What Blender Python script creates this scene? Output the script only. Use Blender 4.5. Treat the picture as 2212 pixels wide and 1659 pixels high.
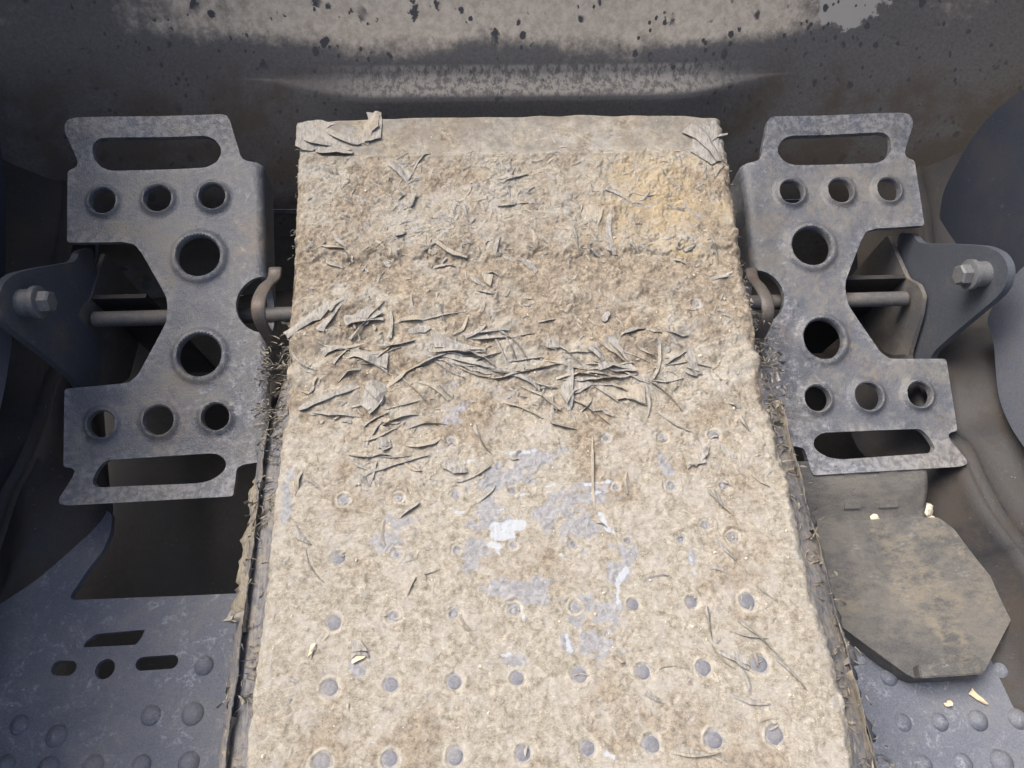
import bpy, bmesh, math, random
import numpy as np
from mathutils import Vector, Matrix
from mathutils.geometry import delaunay_2d_cdt

# ------------------------------------------------------------------ scene, camera, world, sun
for o in list(bpy.data.objects):
    bpy.data.objects.remove(o)
scn = bpy.context.scene
COL = scn.collection
random.seed(11)
RNG = np.random.default_rng(5)

# camera pose: right, down and forward axes in the world (x right, y to the front wall, z up), metres
RIGHT = Vector((0.99818673, -0.05277874, 0.02894239))
DOWN = Vector((-0.03128126, -0.86563355, -0.49969995))
FWD = Vector((0.05142704, 0.4978885, -0.86571491))
CAM = Vector((-0.03207529, -0.05454018, 0.37861441))
FOC = 1597.0                                  # focal length for a frame 2212 wide
cd = bpy.data.cameras.new('camera')
cam = bpy.data.objects.new('camera', cd)
COL.objects.link(cam)
cd.sensor_width = 36.0
cd.lens = 36.0 * FOC / 2212.0
cd.clip_start = 0.01
cd.clip_end = 200.0
m = Matrix.Identity(4)
for r in range(3):
    m[r][0] = RIGHT[r]; m[r][1] = -DOWN[r]; m[r][2] = -FWD[r]; m[r][3] = CAM[r]
cam.matrix_world = m
scn.camera = cam

SUN_EL, SUN_AZ = math.radians(60), math.radians(-60)     # azimuth clockwise from +y: soft light from above, left
world = bpy.data.worlds.new('World')
scn.world = world
world.use_nodes = True
wn = world.node_tree
for n in list(wn.nodes):
    wn.nodes.remove(n)
sky = wn.nodes.new('ShaderNodeTexSky')
sky.sky_type = 'NISHITA'
sky.sun_disc = False
sky.sun_elevation = SUN_EL
sky.sun_rotation = SUN_AZ
sky.air_density = 1.0
sky.dust_density = 7.0
sky.ozone_density = 0.6
bg = wn.nodes.new('ShaderNodeBackground')
bg.inputs['Strength'].default_value = 0.10
wo = wn.nodes.new('ShaderNodeOutputWorld')
wn.links.new(sky.outputs[0], bg.inputs['Color'])
wn.links.new(bg.outputs[0], wo.inputs['Surface'])
sd = bpy.data.lights.new('sun', 'SUN')
sd.energy = 1.5
sd.angle = math.radians(36)
sd.color = (1.0, 0.955, 0.89)
sun = bpy.data.objects.new('sun', sd)
COL.objects.link(sun)
sdir = Vector((math.sin(SUN_AZ) * math.cos(SUN_EL), math.cos(SUN_AZ) * math.cos(SUN_EL), math.sin(SUN_EL)))
sun.rotation_euler = sdir.to_track_quat('Z', 'Y').to_euler()
sun.location = (0, -1, 2)
scn.view_settings.view_transform = 'Standard'
scn.view_settings.look = 'None'
scn.view_settings.gamma = 1.0
scn.view_settings.use_curve_mapping = False
scn.view_settings.exposure = 1.1

# ------------------------------------------------------------------ helpers
def ray(u, v):
    return RIGHT * ((u - 1106.0) / FOC) + DOWN * ((v - 829.5) / FOC) + FWD

def on(u, v, pt, n):
    """point of the photograph carried on to a real plane of the place"""
    d = ray(u, v)
    n = Vector(n)
    return CAM + d * (((Vector(pt) - CAM).dot(n)) / d.dot(n))

def onz(u, v, z): return on(u, v, (0, 0, z), (0, 0, 1))
def onx(u, v, x): return on(u, v, (x, 0, 0), (1, 0, 0))
def ony(u, v, y): return on(u, v, (0, y, 0), (0, 1, 0))

def empty(name, loc=(0, 0, 0)):
    o = bpy.data.objects.new(name, None)
    o.empty_display_size = 0.02
    o.location = loc
    COL.objects.link(o)
    return o

def tag(o, label=None, cat=None, group=None, kind=None):
    if label: o['label'] = label
    if cat: o['category'] = cat
    if group: o['group'] = group
    if kind: o['kind'] = kind
    return o

def mesh_obj(name, verts, faces, mat, parent=None, smooth=True, sharp=None):
    me = bpy.data.meshes.new(name)
    me.from_pydata([tuple(v) for v in verts], [], faces)
    me.update()
    bm = bmesh.new(); bm.from_mesh(me)
    bmesh.ops.recalc_face_normals(bm, faces=bm.faces)
    bm.to_mesh(me); bm.free()
    if mat: me.materials.append(mat)
    if smooth:
        me.polygons.foreach_set('use_smooth', [True] * len(me.polygons))
        if sharp is not None:
            me.set_sharp_from_angle(angle=math.radians(sharp))
    o = bpy.data.objects.new(name, me)
    COL.objects.link(o)
    if parent: o.parent = parent
    return o

def bm_obj(name, bm, mat, parent=None, sharp=35):
    bmesh.ops.recalc_face_normals(bm, faces=bm.faces)
    me = bpy.data.meshes.new(name)
    bm.to_mesh(me); bm.free()
    me.materials.append(mat)
    me.polygons.foreach_set('use_smooth', [True] * len(me.polygons))
    me.set_sharp_from_angle(angle=math.radians(sharp))
    o = bpy.data.objects.new(name, me)
    COL.objects.link(o)
    if parent: o.parent = parent
    return o

def inside(poly, x, y):
    c = False
    j = len(poly) - 1
    for i in range(len(poly)):
        xi, yi = poly[i]; xj, yj = poly[j]
        if (yi > y) != (yj > y) and x < (xj - xi) * (y - yi) / (yj - yi) + xi:
            c = not c
        j = i
    return c

def resample(poly, step):
    out = []
    n = len(poly)
    for i in range(n):
        a = Vector(poly[i]); b = Vector(poly[(i + 1) % n])
        k = max(1, int((b - a).length / step))
        for t in range(k):
            out.append(tuple(a.lerp(b, t / k)))
    return out

def round_poly(poly, it=2, w=0.25):
    """corner cutting"""
    for _ in range(it):
        out = []
        n = len(poly)
        for i in range(n):
            a = Vector(poly[i]); b = Vector(poly[(i + 1) % n])
            out.append(tuple(a.lerp(b, w))); out.append(tuple(a.lerp(b, 1 - w)))
        poly = out
    return poly

def fillet(poly, r, seg=4):
    out = []
    n = len(poly)
    for i in range(n):
        p = Vector(poly[i][:2]); a = Vector(poly[i - 1][:2]) - p; b = Vector(poly[(i + 1) % n][:2]) - p
        rr = poly[i][2] if len(poly[i]) > 2 else r
        k = min(rr, a.length * .45, b.length * .45)
        p0 = p + a.normalized() * k; p1 = p + b.normalized() * k
        for s in range(seg + 1):
            t = s / seg
            q = p0 * (1 - t) ** 2 + p * 2 * t * (1 - t) + p1 * t * t
            out.append((q.x, q.y))
    return out

def circle(cx, cy, r, n=28, ph=0.0):
    return [(cx + r * math.cos(2 * math.pi * i / n + ph), cy + r * math.sin(2 * math.pi * i / n + ph)) for i in range(n)]

def sheet(name, outline, holes, step, thick, mapf, mat, parent=None, extra=(), sharp=40):
    """plate cut from a 2D outline with holes; mapf(x, y, side) gives the point on the top (0) or bottom (1) face"""
    pts, edges = [], []
    def loop(l):
        s = len(pts)
        pts.extend(Vector(p) for p in l)
        edges.extend((s + i, s + (i + 1) % len(l)) for i in range(len(l)))
    loop(outline)
    for h in holes: loop(h)
    xs = [p[0] for p in outline]; ys = [p[1] for p in outline]
    nb = len(pts)
    arr = np.array([(p.x, p.y) for p in pts])
    j = 0
    y = min(ys) + step / 2
    while y < max(ys):
        x = min(xs) + (step / 2 if j % 2 else step)
        while x < max(xs):
            if inside(outline, x, y) and not any(inside(h, x, y) for h in holes):
                if np.min((arr[:, 0] - x) ** 2 + (arr[:, 1] - y) ** 2) > (step * .55) ** 2:
                    pts.append(Vector((x, y)))
            x += step
        y += step * .87
        j += 1
    for p in extra:
        if inside(outline, *p) and not any(inside(h, *p) for h in holes):
            pts.append(Vector(p))
    v, e, f, *_ = delaunay_2d_cdt(pts, edges, [], 0, 1e-7)
    tris = []
    for t in f:
        cx = sum(v[i].x for i in t) / 3; cy = sum(v[i].y for i in t) / 3
        if inside(outline, cx, cy) and not any(inside(h, cx, cy) for h in holes):
            tris.append(tuple(t))
    n = len(v)
    top = [mapf(p.x, p.y, 0.0) for p in v]
    bot = [mapf(p.x, p.y, thick) for p in v]
    faces = list(tris) + [tuple(n + i for i in reversed(t)) for t in tris]
    cnt = {}
    for t in tris:
        for a, b in ((t[0], t[1]), (t[1], t[2]), (t[2], t[0])):
            cnt[(a, b)] = cnt.get((a, b), 0) + 1
    for (a, b) in cnt:
        if (b, a) not in cnt:
            faces.append((b, a, n + a, n + b))
    return mesh_obj(name, top + bot, faces, mat, parent, True, sharp)

def ribbon(name, rows, mat, parent=None, sharp=50, thick=0.0):
    """surface lofted through rows of points"""
    nr, nc = len(rows), len(rows[0])
    vs = [p for r in rows for p in r]
    fs = [(i * nc + j, i * nc + j + 1, (i + 1) * nc + j + 1, (i + 1) * nc + j) for i in range(nr - 1) for j in range(nc - 1)]
    o = mesh_obj(name, vs, fs, mat, parent, True, sharp)
    if thick:
        md = o.modifiers.new('s', 'SOLIDIFY'); md.thickness = thick; md.offset = 0
    return o

def smooth_path(pts, n):
    """Catmull-Rom through points, n samples"""
    P = [Vector(p) for p in pts]
    P = [P[0] * 2 - P[1]] + P + [P[-1] * 2 - P[-2]]
    out = []
    segs = len(P) - 3
    for k in range(n):
        t = k / (n - 1) * segs
        i = min(int(t), segs - 1); t -= i
        a, b, c, d = P[i:i + 4]
        out.append(0.5 * ((2 * b) + (c - a) * t + (2 * a - 5 * b + 4 * c - d) * t * t + (3 * b - a - 3 * c + d) * t ** 3))
    return out

def tube(bm, path, radii, seg=10, cap=True):
    rings = []
    n = len(path)
    for i, p in enumerate(path):
        p = Vector(p)
        t = (Vector(path[min(i + 1, n - 1)]) - Vector(path[max(i - 1, 0)])).normalized()
        up = Vector((0, 0, 1)) if abs(t.z) < .9 else Vector((0, 1, 0))
        a = t.cross(up).normalized(); b = t.cross(a)
        r = radii[i] if isinstance(radii, (list, tuple)) else radii
        rings.append([bm.verts.new(p + (a * math.cos(2 * math.pi * k / seg) + b * math.sin(2 * math.pi * k / seg)) * r) for k in range(seg)])
    for i in range(n - 1):
        for k in range(seg):
            bm.faces.new((rings[i][k], rings[i][(k + 1) % seg], rings[i + 1][(k + 1) % seg], rings[i + 1][k]))
    if cap:
        bm.faces.new(list(reversed(rings[0]))); bm.faces.new(rings[-1])

def lathe(bm, origin, axis, prof, seg=28, ref=None):
    """profile [(along, radius)] turned about an axis"""
    axis = Vector(axis).normalized()
    up = Vector(ref) if ref else (Vector((0, 0, 1)) if abs(axis.z) < .9 else Vector((0, 1, 0)))
    a = axis.cross(up).normalized(); b = axis.cross(a)
    rings = []
    for h, r in prof:
        rings.append([bm.verts.new(Vector(origin) + axis * h + (a * math.cos(2 * math.pi * k / seg) + b * math.sin(2 * math.pi * k / seg)) * r) for k in range(seg)])
    for i in range(len(prof) - 1):
        for k in range(seg):
            bm.faces.new((rings[i][k], rings[i][(k + 1) % seg], rings[i + 1][(k + 1) % seg], rings[i + 1][k]))
    bm.faces.new(list(reversed(rings[0]))); bm.faces.new(rings[-1])

# ------------------------------------------------------------------ materials
class NT:
    def __init__(s, name):
        s.m = bpy.data.materials.new(name); s.m.use_nodes = True
        s.t = s.m.node_tree
        s.b = s.t.nodes['Principled BSDF']
        tc = s.t.nodes.new('ShaderNodeTexCoord')
        geo = s.t.nodes.new('ShaderNodeNewGeometry')
        s.pos = geo.outputs['Position']          # world metres: grain keeps its real size on every part
    def n(s, ty, **kw):
        x = s.t.nodes.new(ty)
        for k, v in kw.items(): setattr(x, k, v)
        return x
    def link(s, a, b): s.t.links.new(a, b)
    def setin(s, sock, v):
        if hasattr(v, 'node'): s.link(v, sock)
        elif isinstance(v, (tuple, list)): sock.default_value = (*v, 1.0) if len(v) == 3 and sock.type == 'RGBA' else v
        else: sock.default_value = v
    def noise(s, scale, detail=4, rough=.6, vec=None, dist=0.0):
        x = s.n('ShaderNodeTexNoise'); s.link(vec or s.pos, x.inputs['Vector'])
        x.inputs['Scale'].default_value = scale; x.inputs['Detail'].default_value = detail
        x.inputs['Roughness'].default_value = rough; x.inputs['Distortion'].default_value = dist
        return x.outputs['Fac']
    def voro(s, scale, vec=None, feature='F1'):
        x = s.n('ShaderNodeTexVoronoi', feature=feature); s.link(vec or s.pos, x.inputs['Vector'])
        x.inputs['Scale'].default_value = scale
        return x.outputs['Distance']
    def scaled(s, sc):
        x = s.n('ShaderNodeMapping'); s.link(s.pos, x.inputs['Vector']); x.inputs['Scale'].default_value = sc
        return x.outputs[0]
    def ss(s, v, lo, hi, a=0.0, b=1.0):
        x = s.n('ShaderNodeMapRange', interpolation_type='SMOOTHSTEP'); s.setin(x.inputs['Value'], v)
        for k, q in zip(('From Min', 'From Max', 'To Min', 'To Max'), (lo, hi, a, b)): s.setin(x.inputs[k], q)
        return x.outputs[0]
    def math(s, op, a, b=0.0):
        x = s.n('ShaderNodeMath', operation=op); s.setin(x.inputs[0], a); s.setin(x.inputs[1], b)
        return x.outputs[0]
    def mix(s, f, a, b):
        x = s.n('ShaderNodeMix', data_type='RGBA')
        s.setin(x.inputs['Factor'], f); s.setin(x.inputs[6], a); s.setin(x.inputs[7], b)
        return x.outputs[2]
    def attr(s, name):
        x = s.n('ShaderNodeAttribute'); x.attribute_name = name
        return x
    def bump(s, h, strength=.5, dist=.001, prev=None):
        x = s.n('ShaderNodeBump'); s.setin(x.inputs['Height'], h)
        x.inputs['Strength'].default_value = strength; x.inputs['Distance'].default_value = dist
        if prev: s.link(prev, x.inputs['Normal'])
        return x.outputs[0]
    def done(s, col, rough, nrm=None, metal=0.0, spec=.4):
        s.setin(s.b.inputs['Base Color'], col); s.setin(s.b.inputs['Roughness'], rough)
        s.setin(s.b.inputs['Metallic'], metal); s.b.inputs['Specular IOR Level'].default_value = spec
        if nrm: s.link(nrm, s.b.inputs['Normal'])
        return s.m

def paint_mat(name, base, dust, dust_amt, dusty_lo=.45, dusty_hi=.7, scuff=(.42, .44, .48), scuff_amt=.5, rough=.6, big=14, bump=.35, s0=.60, s1=.72):
    """old machine paint: base coat, tan dust in soft clouds, pale scuffs"""
    k = NT(name)
    n1 = k.noise(big, 6, .65)
    n2 = k.noise(big * 9, 5, .7)
    n3 = k.noise(900, 3, .7)
    d = k.math('ADD', k.math('MULTIPLY', n1, .65), k.math('MULTIPLY', n2, .35))
    df = k.ss(d, dusty_lo, dusty_hi, 0, dust_amt)
    c = k.mix(k.ss(n3, .3, .7), tuple(x * .8 for x in base), tuple(min(1, x * 1.2) for x in base))
    c = k.mix(df, c, dust)
    sc = k.ss(k.noise(big * 3, 8, .75, dist=1.2), s0, s1, 0, scuff_amt)
    sc = k.math('MULTIPLY', sc, k.ss(k.noise(big * 22, 4, .7), .42, .6))
    c = k.mix(sc, c, scuff)
    sp = k.ss(k.voro(260), .10, .04, 0, .45)
    sp = k.math('MULTIPLY', sp, k.ss(k.noise(60, 2), .5, .62))
    c = k.mix(sp, c, (.55, .53, .5))
    h = k.math('ADD', k.noise(1400, 3, .7), k.math('MULTIPLY', n2, .8))
    return k.done(c, k.ss(df, 0, 1, rough, min(.92, rough + .3)), k.bump(h, bump, .0006), spec=.5)

M_FLOOR = paint_mat('floor_paint', (.138, .155, .198), (.26, .255, .245), .5, .42, .68, scuff=(.38, .41, .47), scuff_amt=.8, rough=.42, big=20, bump=.9, s0=.50, s1=.68)
M_SIDE = paint_mat('side_paint', (.036, .044, .066), (.09, .08, .068), .35, scuff_amt=.2, big=9)
M_POD = paint_mat('pod_paint', (.125, .14, .18), (.20, .19, .175), .4, scuff_amt=.4, big=14)
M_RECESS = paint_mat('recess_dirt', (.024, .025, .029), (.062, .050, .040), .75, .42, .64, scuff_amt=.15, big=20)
M_PEDAL = paint_mat('pedal_steel', (.125, .13, .145), (.25, .235, .205), .6, .44, .66, scuff=(.43, .45, .50), scuff_amt=.8, rough=.5, big=26, bump=.5)
def pedal_mat(name, sx):
    k = NT(name)
    tc = k.n('ShaderNodeTexCoord'); v = k.n('ShaderNodeSeparateXYZ'); k.link(tc.outputs['Object'], v.inputs[0])
    x = k.math('MULTIPLY', v.outputs[0], sx)
    n1 = k.noise(26, 6, .65); n2 = k.noise(230, 5, .7); n3 = k.noise(1000, 3, .7)
    c = k.mix(k.ss(k.noise(1500, 4, .8), .32, .68), (.063, .071, .090), (.138, .150, .180))
    d = k.math('ADD', k.math('MULTIPLY', n1, .6), k.math('MULTIPLY', n2, .4))
    df = k.ss(d, .42, .64, 0, .75)
    c = k.mix(df, c, (.215, .208, .19))
    c = k.mix(k.ss(k.noise(40, 5, .7), .60, .72, 0, .7), c, (.048, .050, .058))
    c = k.mix(k.math('MULTIPLY', k.ss(k.noise(17, 5, .65), .50, .66), k.ss(n2, .36, .62, 0, .8)), c, (.20, .172, .138))
    rub = k.math('ADD', k.ss(x, -.02, .06, -.12, .10), k.ss(v.outputs[1], .07, -.08, -.05, .06))
    web = k.voro(330, None, 'DISTANCE_TO_EDGE')
    sc = k.math('ADD', k.noise(75, 8, .75, None, 1.2), rub)
    sc = k.ss(sc, .58, .72, 0, .6)
    sc = k.math('MULTIPLY', sc, k.math('MAXIMUM', k.ss(n2, .47, .62), k.ss(web, .12, .03, 0, .5)))
    c = k.mix(sc, c, (.40, .42, .465))
    geo = k.n('ShaderNodeNewGeometry')
    ed = k.math('MULTIPLY', k.ss(geo.outputs['Pointiness'], .53, .60), k.ss(n2, .42, .60, .0, .35))
    c = k.mix(ed, c, (.36, .38, .42))
    h = k.math('ADD', n3, k.math('MULTIPLY', n2, 1.2))
    return k.done(c, k.ss(df, 0, 1, .34, .62), k.bump(h, .6, .0008), spec=.6)
M_PEDAL_L = pedal_mat('pedal_steel_left', 1.0)
M_PEDAL_R = pedal_mat('pedal_steel_right', -1.0)
M_EAR = paint_mat('ear_steel', (.075, .085, .105), (.19, .16, .125), .5, .5, .7, scuff_amt=.3, rough=.55, big=22)
M_MOUNT = paint_mat('mount_steel', (.10, .10, .105), (.20, .175, .145), .6, .42, .62, scuff_amt=.4, rough=.55, big=26)
M_BOLT = paint_mat('bolt_steel', (.13, .135, .145), (.20, .18, .155), .4, scuff_amt=.5, rough=.42, big=60)
M_LUG = paint_mat('lug_steel', (.105, .095, .088), (.15, .105, .075), .7, scuff_amt=.5, rough=.45, big=50)
def rest_mat():
    k = NT('rest_rubber')
    n1 = k.noise(20, 6, .65, None, .6); n2 = k.noise(170, 6, .75, k.scaled((.6, 1.2, 1))); n3 = k.noise(900, 4, .75)
    c = k.mix(k.ss(n3, .3, .7), (.075, .077, .080), (.12, .122, .125))
    d = k.math('ADD', k.math('MULTIPLY', n1, .55), k.math('MULTIPLY', n2, .45))
    c = k.mix(k.ss(d, .36, .62, 0, .65), c, (.225, .212, .188))
    c = k.mix(k.math('MULTIPLY', k.ss(k.noise(24, 5, .6), .50, .64), k.ss(n2, .38, .60, 0, .85)), c, (.225, .202, .162))
    c = k.mix(k.math('MULTIPLY', k.ss(k.noise(26, 4, .6, None, 1), .50, .66), k.ss(k.noise(420, 6, .8, k.scaled((.5, 1.3, 1))), .50, .66, 0, .6)), c, (.36, .36, .35))
    return k.done(c, .82, k.bump(k.math('ADD', n3, n2), .7, .0009), spec=.3)
M_REST = rest_mat()
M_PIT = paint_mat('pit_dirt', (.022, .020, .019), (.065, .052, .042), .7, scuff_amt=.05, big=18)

def wall_mat():
    k = NT('front_wall_dirt')
    v = k.n('ShaderNodeSeparateXYZ'); k.link(k.pos, v.inputs[0])
    n1 = k.noise(11, 5, .6, None, .3)
    n2 = k.noise(420, 4, .75)
    n3 = k.noise(150, 6, .75)
    base = k.mix(k.ss(n2, .3, .7), (.105, .104, .108), (.15, .146, .143))
    # pale dried dust, freckled with bare paint; fade outwards and down paints light falloff
    zf = k.ss(v.outputs[2], -.016, .012, -.30, .12)
    xf = k.ss(k.math('ABSOLUTE', k.math('ADD', v.outputs[0], .0)), .36, .14, -.30, .08)
    fm = k.math('ADD', k.math('MULTIPLY', n1, .7), k.math('MULTIPLY', n3, .3))
    film = k.ss(k.math('ADD', fm, k.math('ADD', zf, xf)), .34, .62)
    dust = k.mix(k.ss(n3, .35, .65), (.45, .39, .315), (.62, .555, .46))
    c = k.mix(film, base, dust)
    # big peeled patch towards the upper right
    px = k.math('MULTIPLY', k.math('ADD', v.outputs[0], -.285), 1.0); pz = k.math('MULTIPLY', k.math('ADD', v.outputs[2], -.030), 1.3)
    pd = k.math('SQRT', k.math('ADD', k.math('MULTIPLY', px, px), k.math('MULTIPLY', pz, pz)))
    pd = k.math('ADD', pd, k.math('MULTIPLY', k.math('SUBTRACT', k.noise(45, 5, .7), .5), .075))
    c = k.mix(k.ss(pd, .031, .026, 0, .9), c, (.46, .445, .41))
    wob = k.math('MULTIPLY', k.math('SUBTRACT', k.noise(130, 4, .7), .5), .5)
    for sc, th, lo in ((38, .20, .53), (75, .22, .50), (150, .24, .50)):
        sm = k.math('ADD', k.voro(sc, k.scaled((1, .75, .8))), wob)
        pk = k.ss(k.noise(sc * .35, 3, .6), lo, lo + .06)
        c = k.mix(k.math('MULTIPLY', k.ss(sm, th, th - .05), pk), c, (.070, .072, .080))
    # mottled crust along the ledge
    cr = k.ss(k.noise(230, 5, .75, k.scaled((1, .6, .5))), .42, .56)
    lx = k.ss(k.math('ABSOLUTE', k.math('ADD', v.outputs[0], -.03)), .20, .10)
    led = k.math('MULTIPLY', k.ss(v.outputs[2], -.0285, -.0255), k.ss(v.outputs[2], -.0135, -.0165))
    c = k.mix(k.math('MULTIPLY', k.math('MULTIPLY', cr, led), k.math('MULTIPLY', lx, .7)), c, (.36, .345, .315))
    # mottled darker brown low down, to either side
    br = k.ss(k.noise(22, 5, .65), .40, .62, 0, .75)
    side = k.ss(k.math('ABSOLUTE', k.math('ADD', v.outputs[0], -.01)), .14, .19)
    c = k.mix(k.math('MULTIPLY', k.math('MULTIPLY', br, side), k.ss(v.outputs[2], .0, -.035)), c, (.095, .078, .062))
    return k.done(c, .85, k.bump(k.math('ADD', n2, n3), .35, .0006))
M_WALL = wall_mat()

def cover_mat():
    """torn rubber-and-felt covering caked with dry mud"""
    k = NT('cover_mud')
    a = k.attr('wear')
    sp = k.n('ShaderNodeSeparateColor'); k.link(a.outputs['Color'], sp.inputs[0])
    grey, white, brown = sp.outputs
    a2 = k.attr('tone')
    sp2 = k.n('ShaderNodeSeparateColor'); k.link(a2.outputs['Color'], sp2.inputs[0])
    ochre, smoothz, level = sp2.outputs
    nf = k.noise(1500, 4, .8)
    nm = k.noise(330, 6, .75, dist=.6)
    nl = k.noise(60, 6, .7)
    fibre = k.noise(900, 4, .7, k.scaled((.35, 1, 1)), 1.0)
    n8 = k.noise(210, 7, .8, None, .4)
    v = k.math('ADD', k.math('MULTIPLY', n8, .5), k.math('ADD', k.math('MULTIPLY', nm, .3), k.math('MULTIPLY', nf, .2)))
    ramp = k.n('ShaderNodeValToRGB'); k.link(v, ramp.inputs[0])  # fine contrast painted in, standing in for shaded crevices
    cr = ramp.color_ramp
    for i, (p, col) in enumerate(((.36, (.088, .074, .056)), (.435, (.205, .183, .145)), (.50, (.310, .286, .238)), (.565, (.395, .371, .322)), (.65, (.56, .54, .49)))):
        e = cr.elements[i] if i < 2 else cr.elements.new(p)
        e.position = p; e.color = (*col, 1)
    tan = ramp.outputs[0]
    tan = k.mix(k.ss(nl, .47, .60, 0, .65), tan, k.mix(nm, (.28, .268, .245), (.46, .443, .41)))
    tan = k.mix(k.ss(fibre, .56, .70, 0, .45), tan, (.58, .54, .465))
    tan = k.mix(k.ss(fibre, .44, .33, 0, .4), tan, (.18, .15, .115))
    tan = k.mix(k.math('MULTIPLY', ochre, .6), tan, k.mix(nm, (.25, .18, .09), (.50, .39, .22)))
    bm_ = k.math('ADD', brown, k.math('MULTIPLY', k.math('SUBTRACT', n8, .5), .8))
    bw = k.ss(bm_, .25, 1.0, 0, .85)
    c = k.mix(bw, tan, k.mix(k.ss(v, .40, .60), (.115, .092, .068), (.36, .305, .235)))
    gm = k.math('ADD', grey, k.math('MULTIPLY', k.math('SUBTRACT', k.noise(420, 6, .8), .5), 1.25))
    gcol = k.mix(k.ss(nm, .3, .7), (.18, .185, .203), (.345, .352, .375))
    c = k.mix(k.ss(gm, .46, .66, 0, .85), c, gcol)
    wm = k.math('ADD', white, k.math('MULTIPLY', k.math('SUBTRACT', k.noise(600, 6, .85), .5), 2.4))
    c = k.mix(k.ss(wm, .50, .85, 0, .9), c, (.42, .455, .495))
    pale = k.mix(k.ss(k.noise(250, 5, .7), .35, .68), (.18, .17, .152), (.30, .285, .255))
    pale = k.mix(k.ss(k.noise(45, 4, .6), .45, .65, 0, .6), pale, (.22, .19, .155))
    c = k.mix(k.math('MULTIPLY', smoothz, .9), c, pale)
    c = k.mix(k.math('MULTIPLY', level, k.ss(n8, .40, .58, .15, .75)), c, k.mix(nm, (.38, .35, .285), (.56, .525, .45)))
    dots = k.ss(k.voro(330), .075, .045)
    dots = k.math('MULTIPLY', dots, k.ss(k.noise(70, 2), .5, .56))
    c = k.mix(dots, c, (.80, .77, .72))
    h = k.math('ADD', k.math('MULTIPLY', nf, .7), k.math('ADD', nm, k.math('MULTIPLY', fibre, .9)))
    b1 = k.bump(h, .5, .0007)
    return k.done(c, k.ss(gm, .4, .7, .95, .6), b1, spec=.25)
M_COVER = cover_mat()

def flake_mat(name, c0, c1, dust, amt):
    k = NT(name)
    n1 = k.noise(260, 5, .75); n2 = k.noise(1300, 4, .75); n3 = k.noise(45, 3, .6)
    st = k.noise(500, 3, .7, k.scaled((1.5, .3, 1)))
    c = k.mix(k.ss(st, .3, .7), c0, c1)
    dm = k.math('ADD', k.math('MULTIPLY', n1, .6), k.math('MULTIPLY', n3, .4))
    c = k.mix(k.ss(dm, .45, .62, 0, amt), c, dust)
    c = k.mix(k.ss(n2, .58, .72, 0, .35), c, tuple(min(.7, x * 1.5) for x in c1))
    return k.done(c, .8, k.bump(k.math('ADD', n2, st), .5, .0006), spec=.3)
M_FLAKE = flake_mat('torn_rubber', (.18, .175, .165), (.36, .35, .33), (.40, .37, .315), .6)
M_FLAKE_TAN = flake_mat('torn_felt', (.25, .225, .185), (.40, .37, .315), (.36, .315, .25), .6)
M_FLAKE_DARK = flake_mat('torn_rubber_dark', (.10, .10, .105), (.21, .21, .22), (.36, .31, .24), .6)
M_CHIP = flake_mat('straw', (.62, .50, .32), (.78, .68, .48), (.70, .62, .47), .5)
M_CRUMB = flake_mat('pale_crumb', (.55, .52, .42), (.75, .72, .60), (.62, .56, .42), .5)
M_FRAY = flake_mat('frayed_fibre', (.17, .152, .125), (.34, .31, .255), (.27, .235, .18), .6)
M_SKIRT = flake_mat('skirt_rubber', (.085, .088, .098), (.19, .192, .205), (.27, .235, .185), .7)
M_STUD = paint_mat('stud_rubber', (.15, .155, .18), (.36, .335, .29), .35, .46, .66, scuff=(.55, .56, .60), scuff_amt=.7, rough=.5, big=90, bump=.5)

# ------------------------------------------------------------------ the setting
FZ = -0.130                                    # floor height; the top of the hump is z = 0

def flat(z):
    return lambda x, y, s: (x, y, z - s)

def P2(pts, z):
    return [tuple(onz(u, v, z)[:2]) for u, v in pts]

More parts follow.
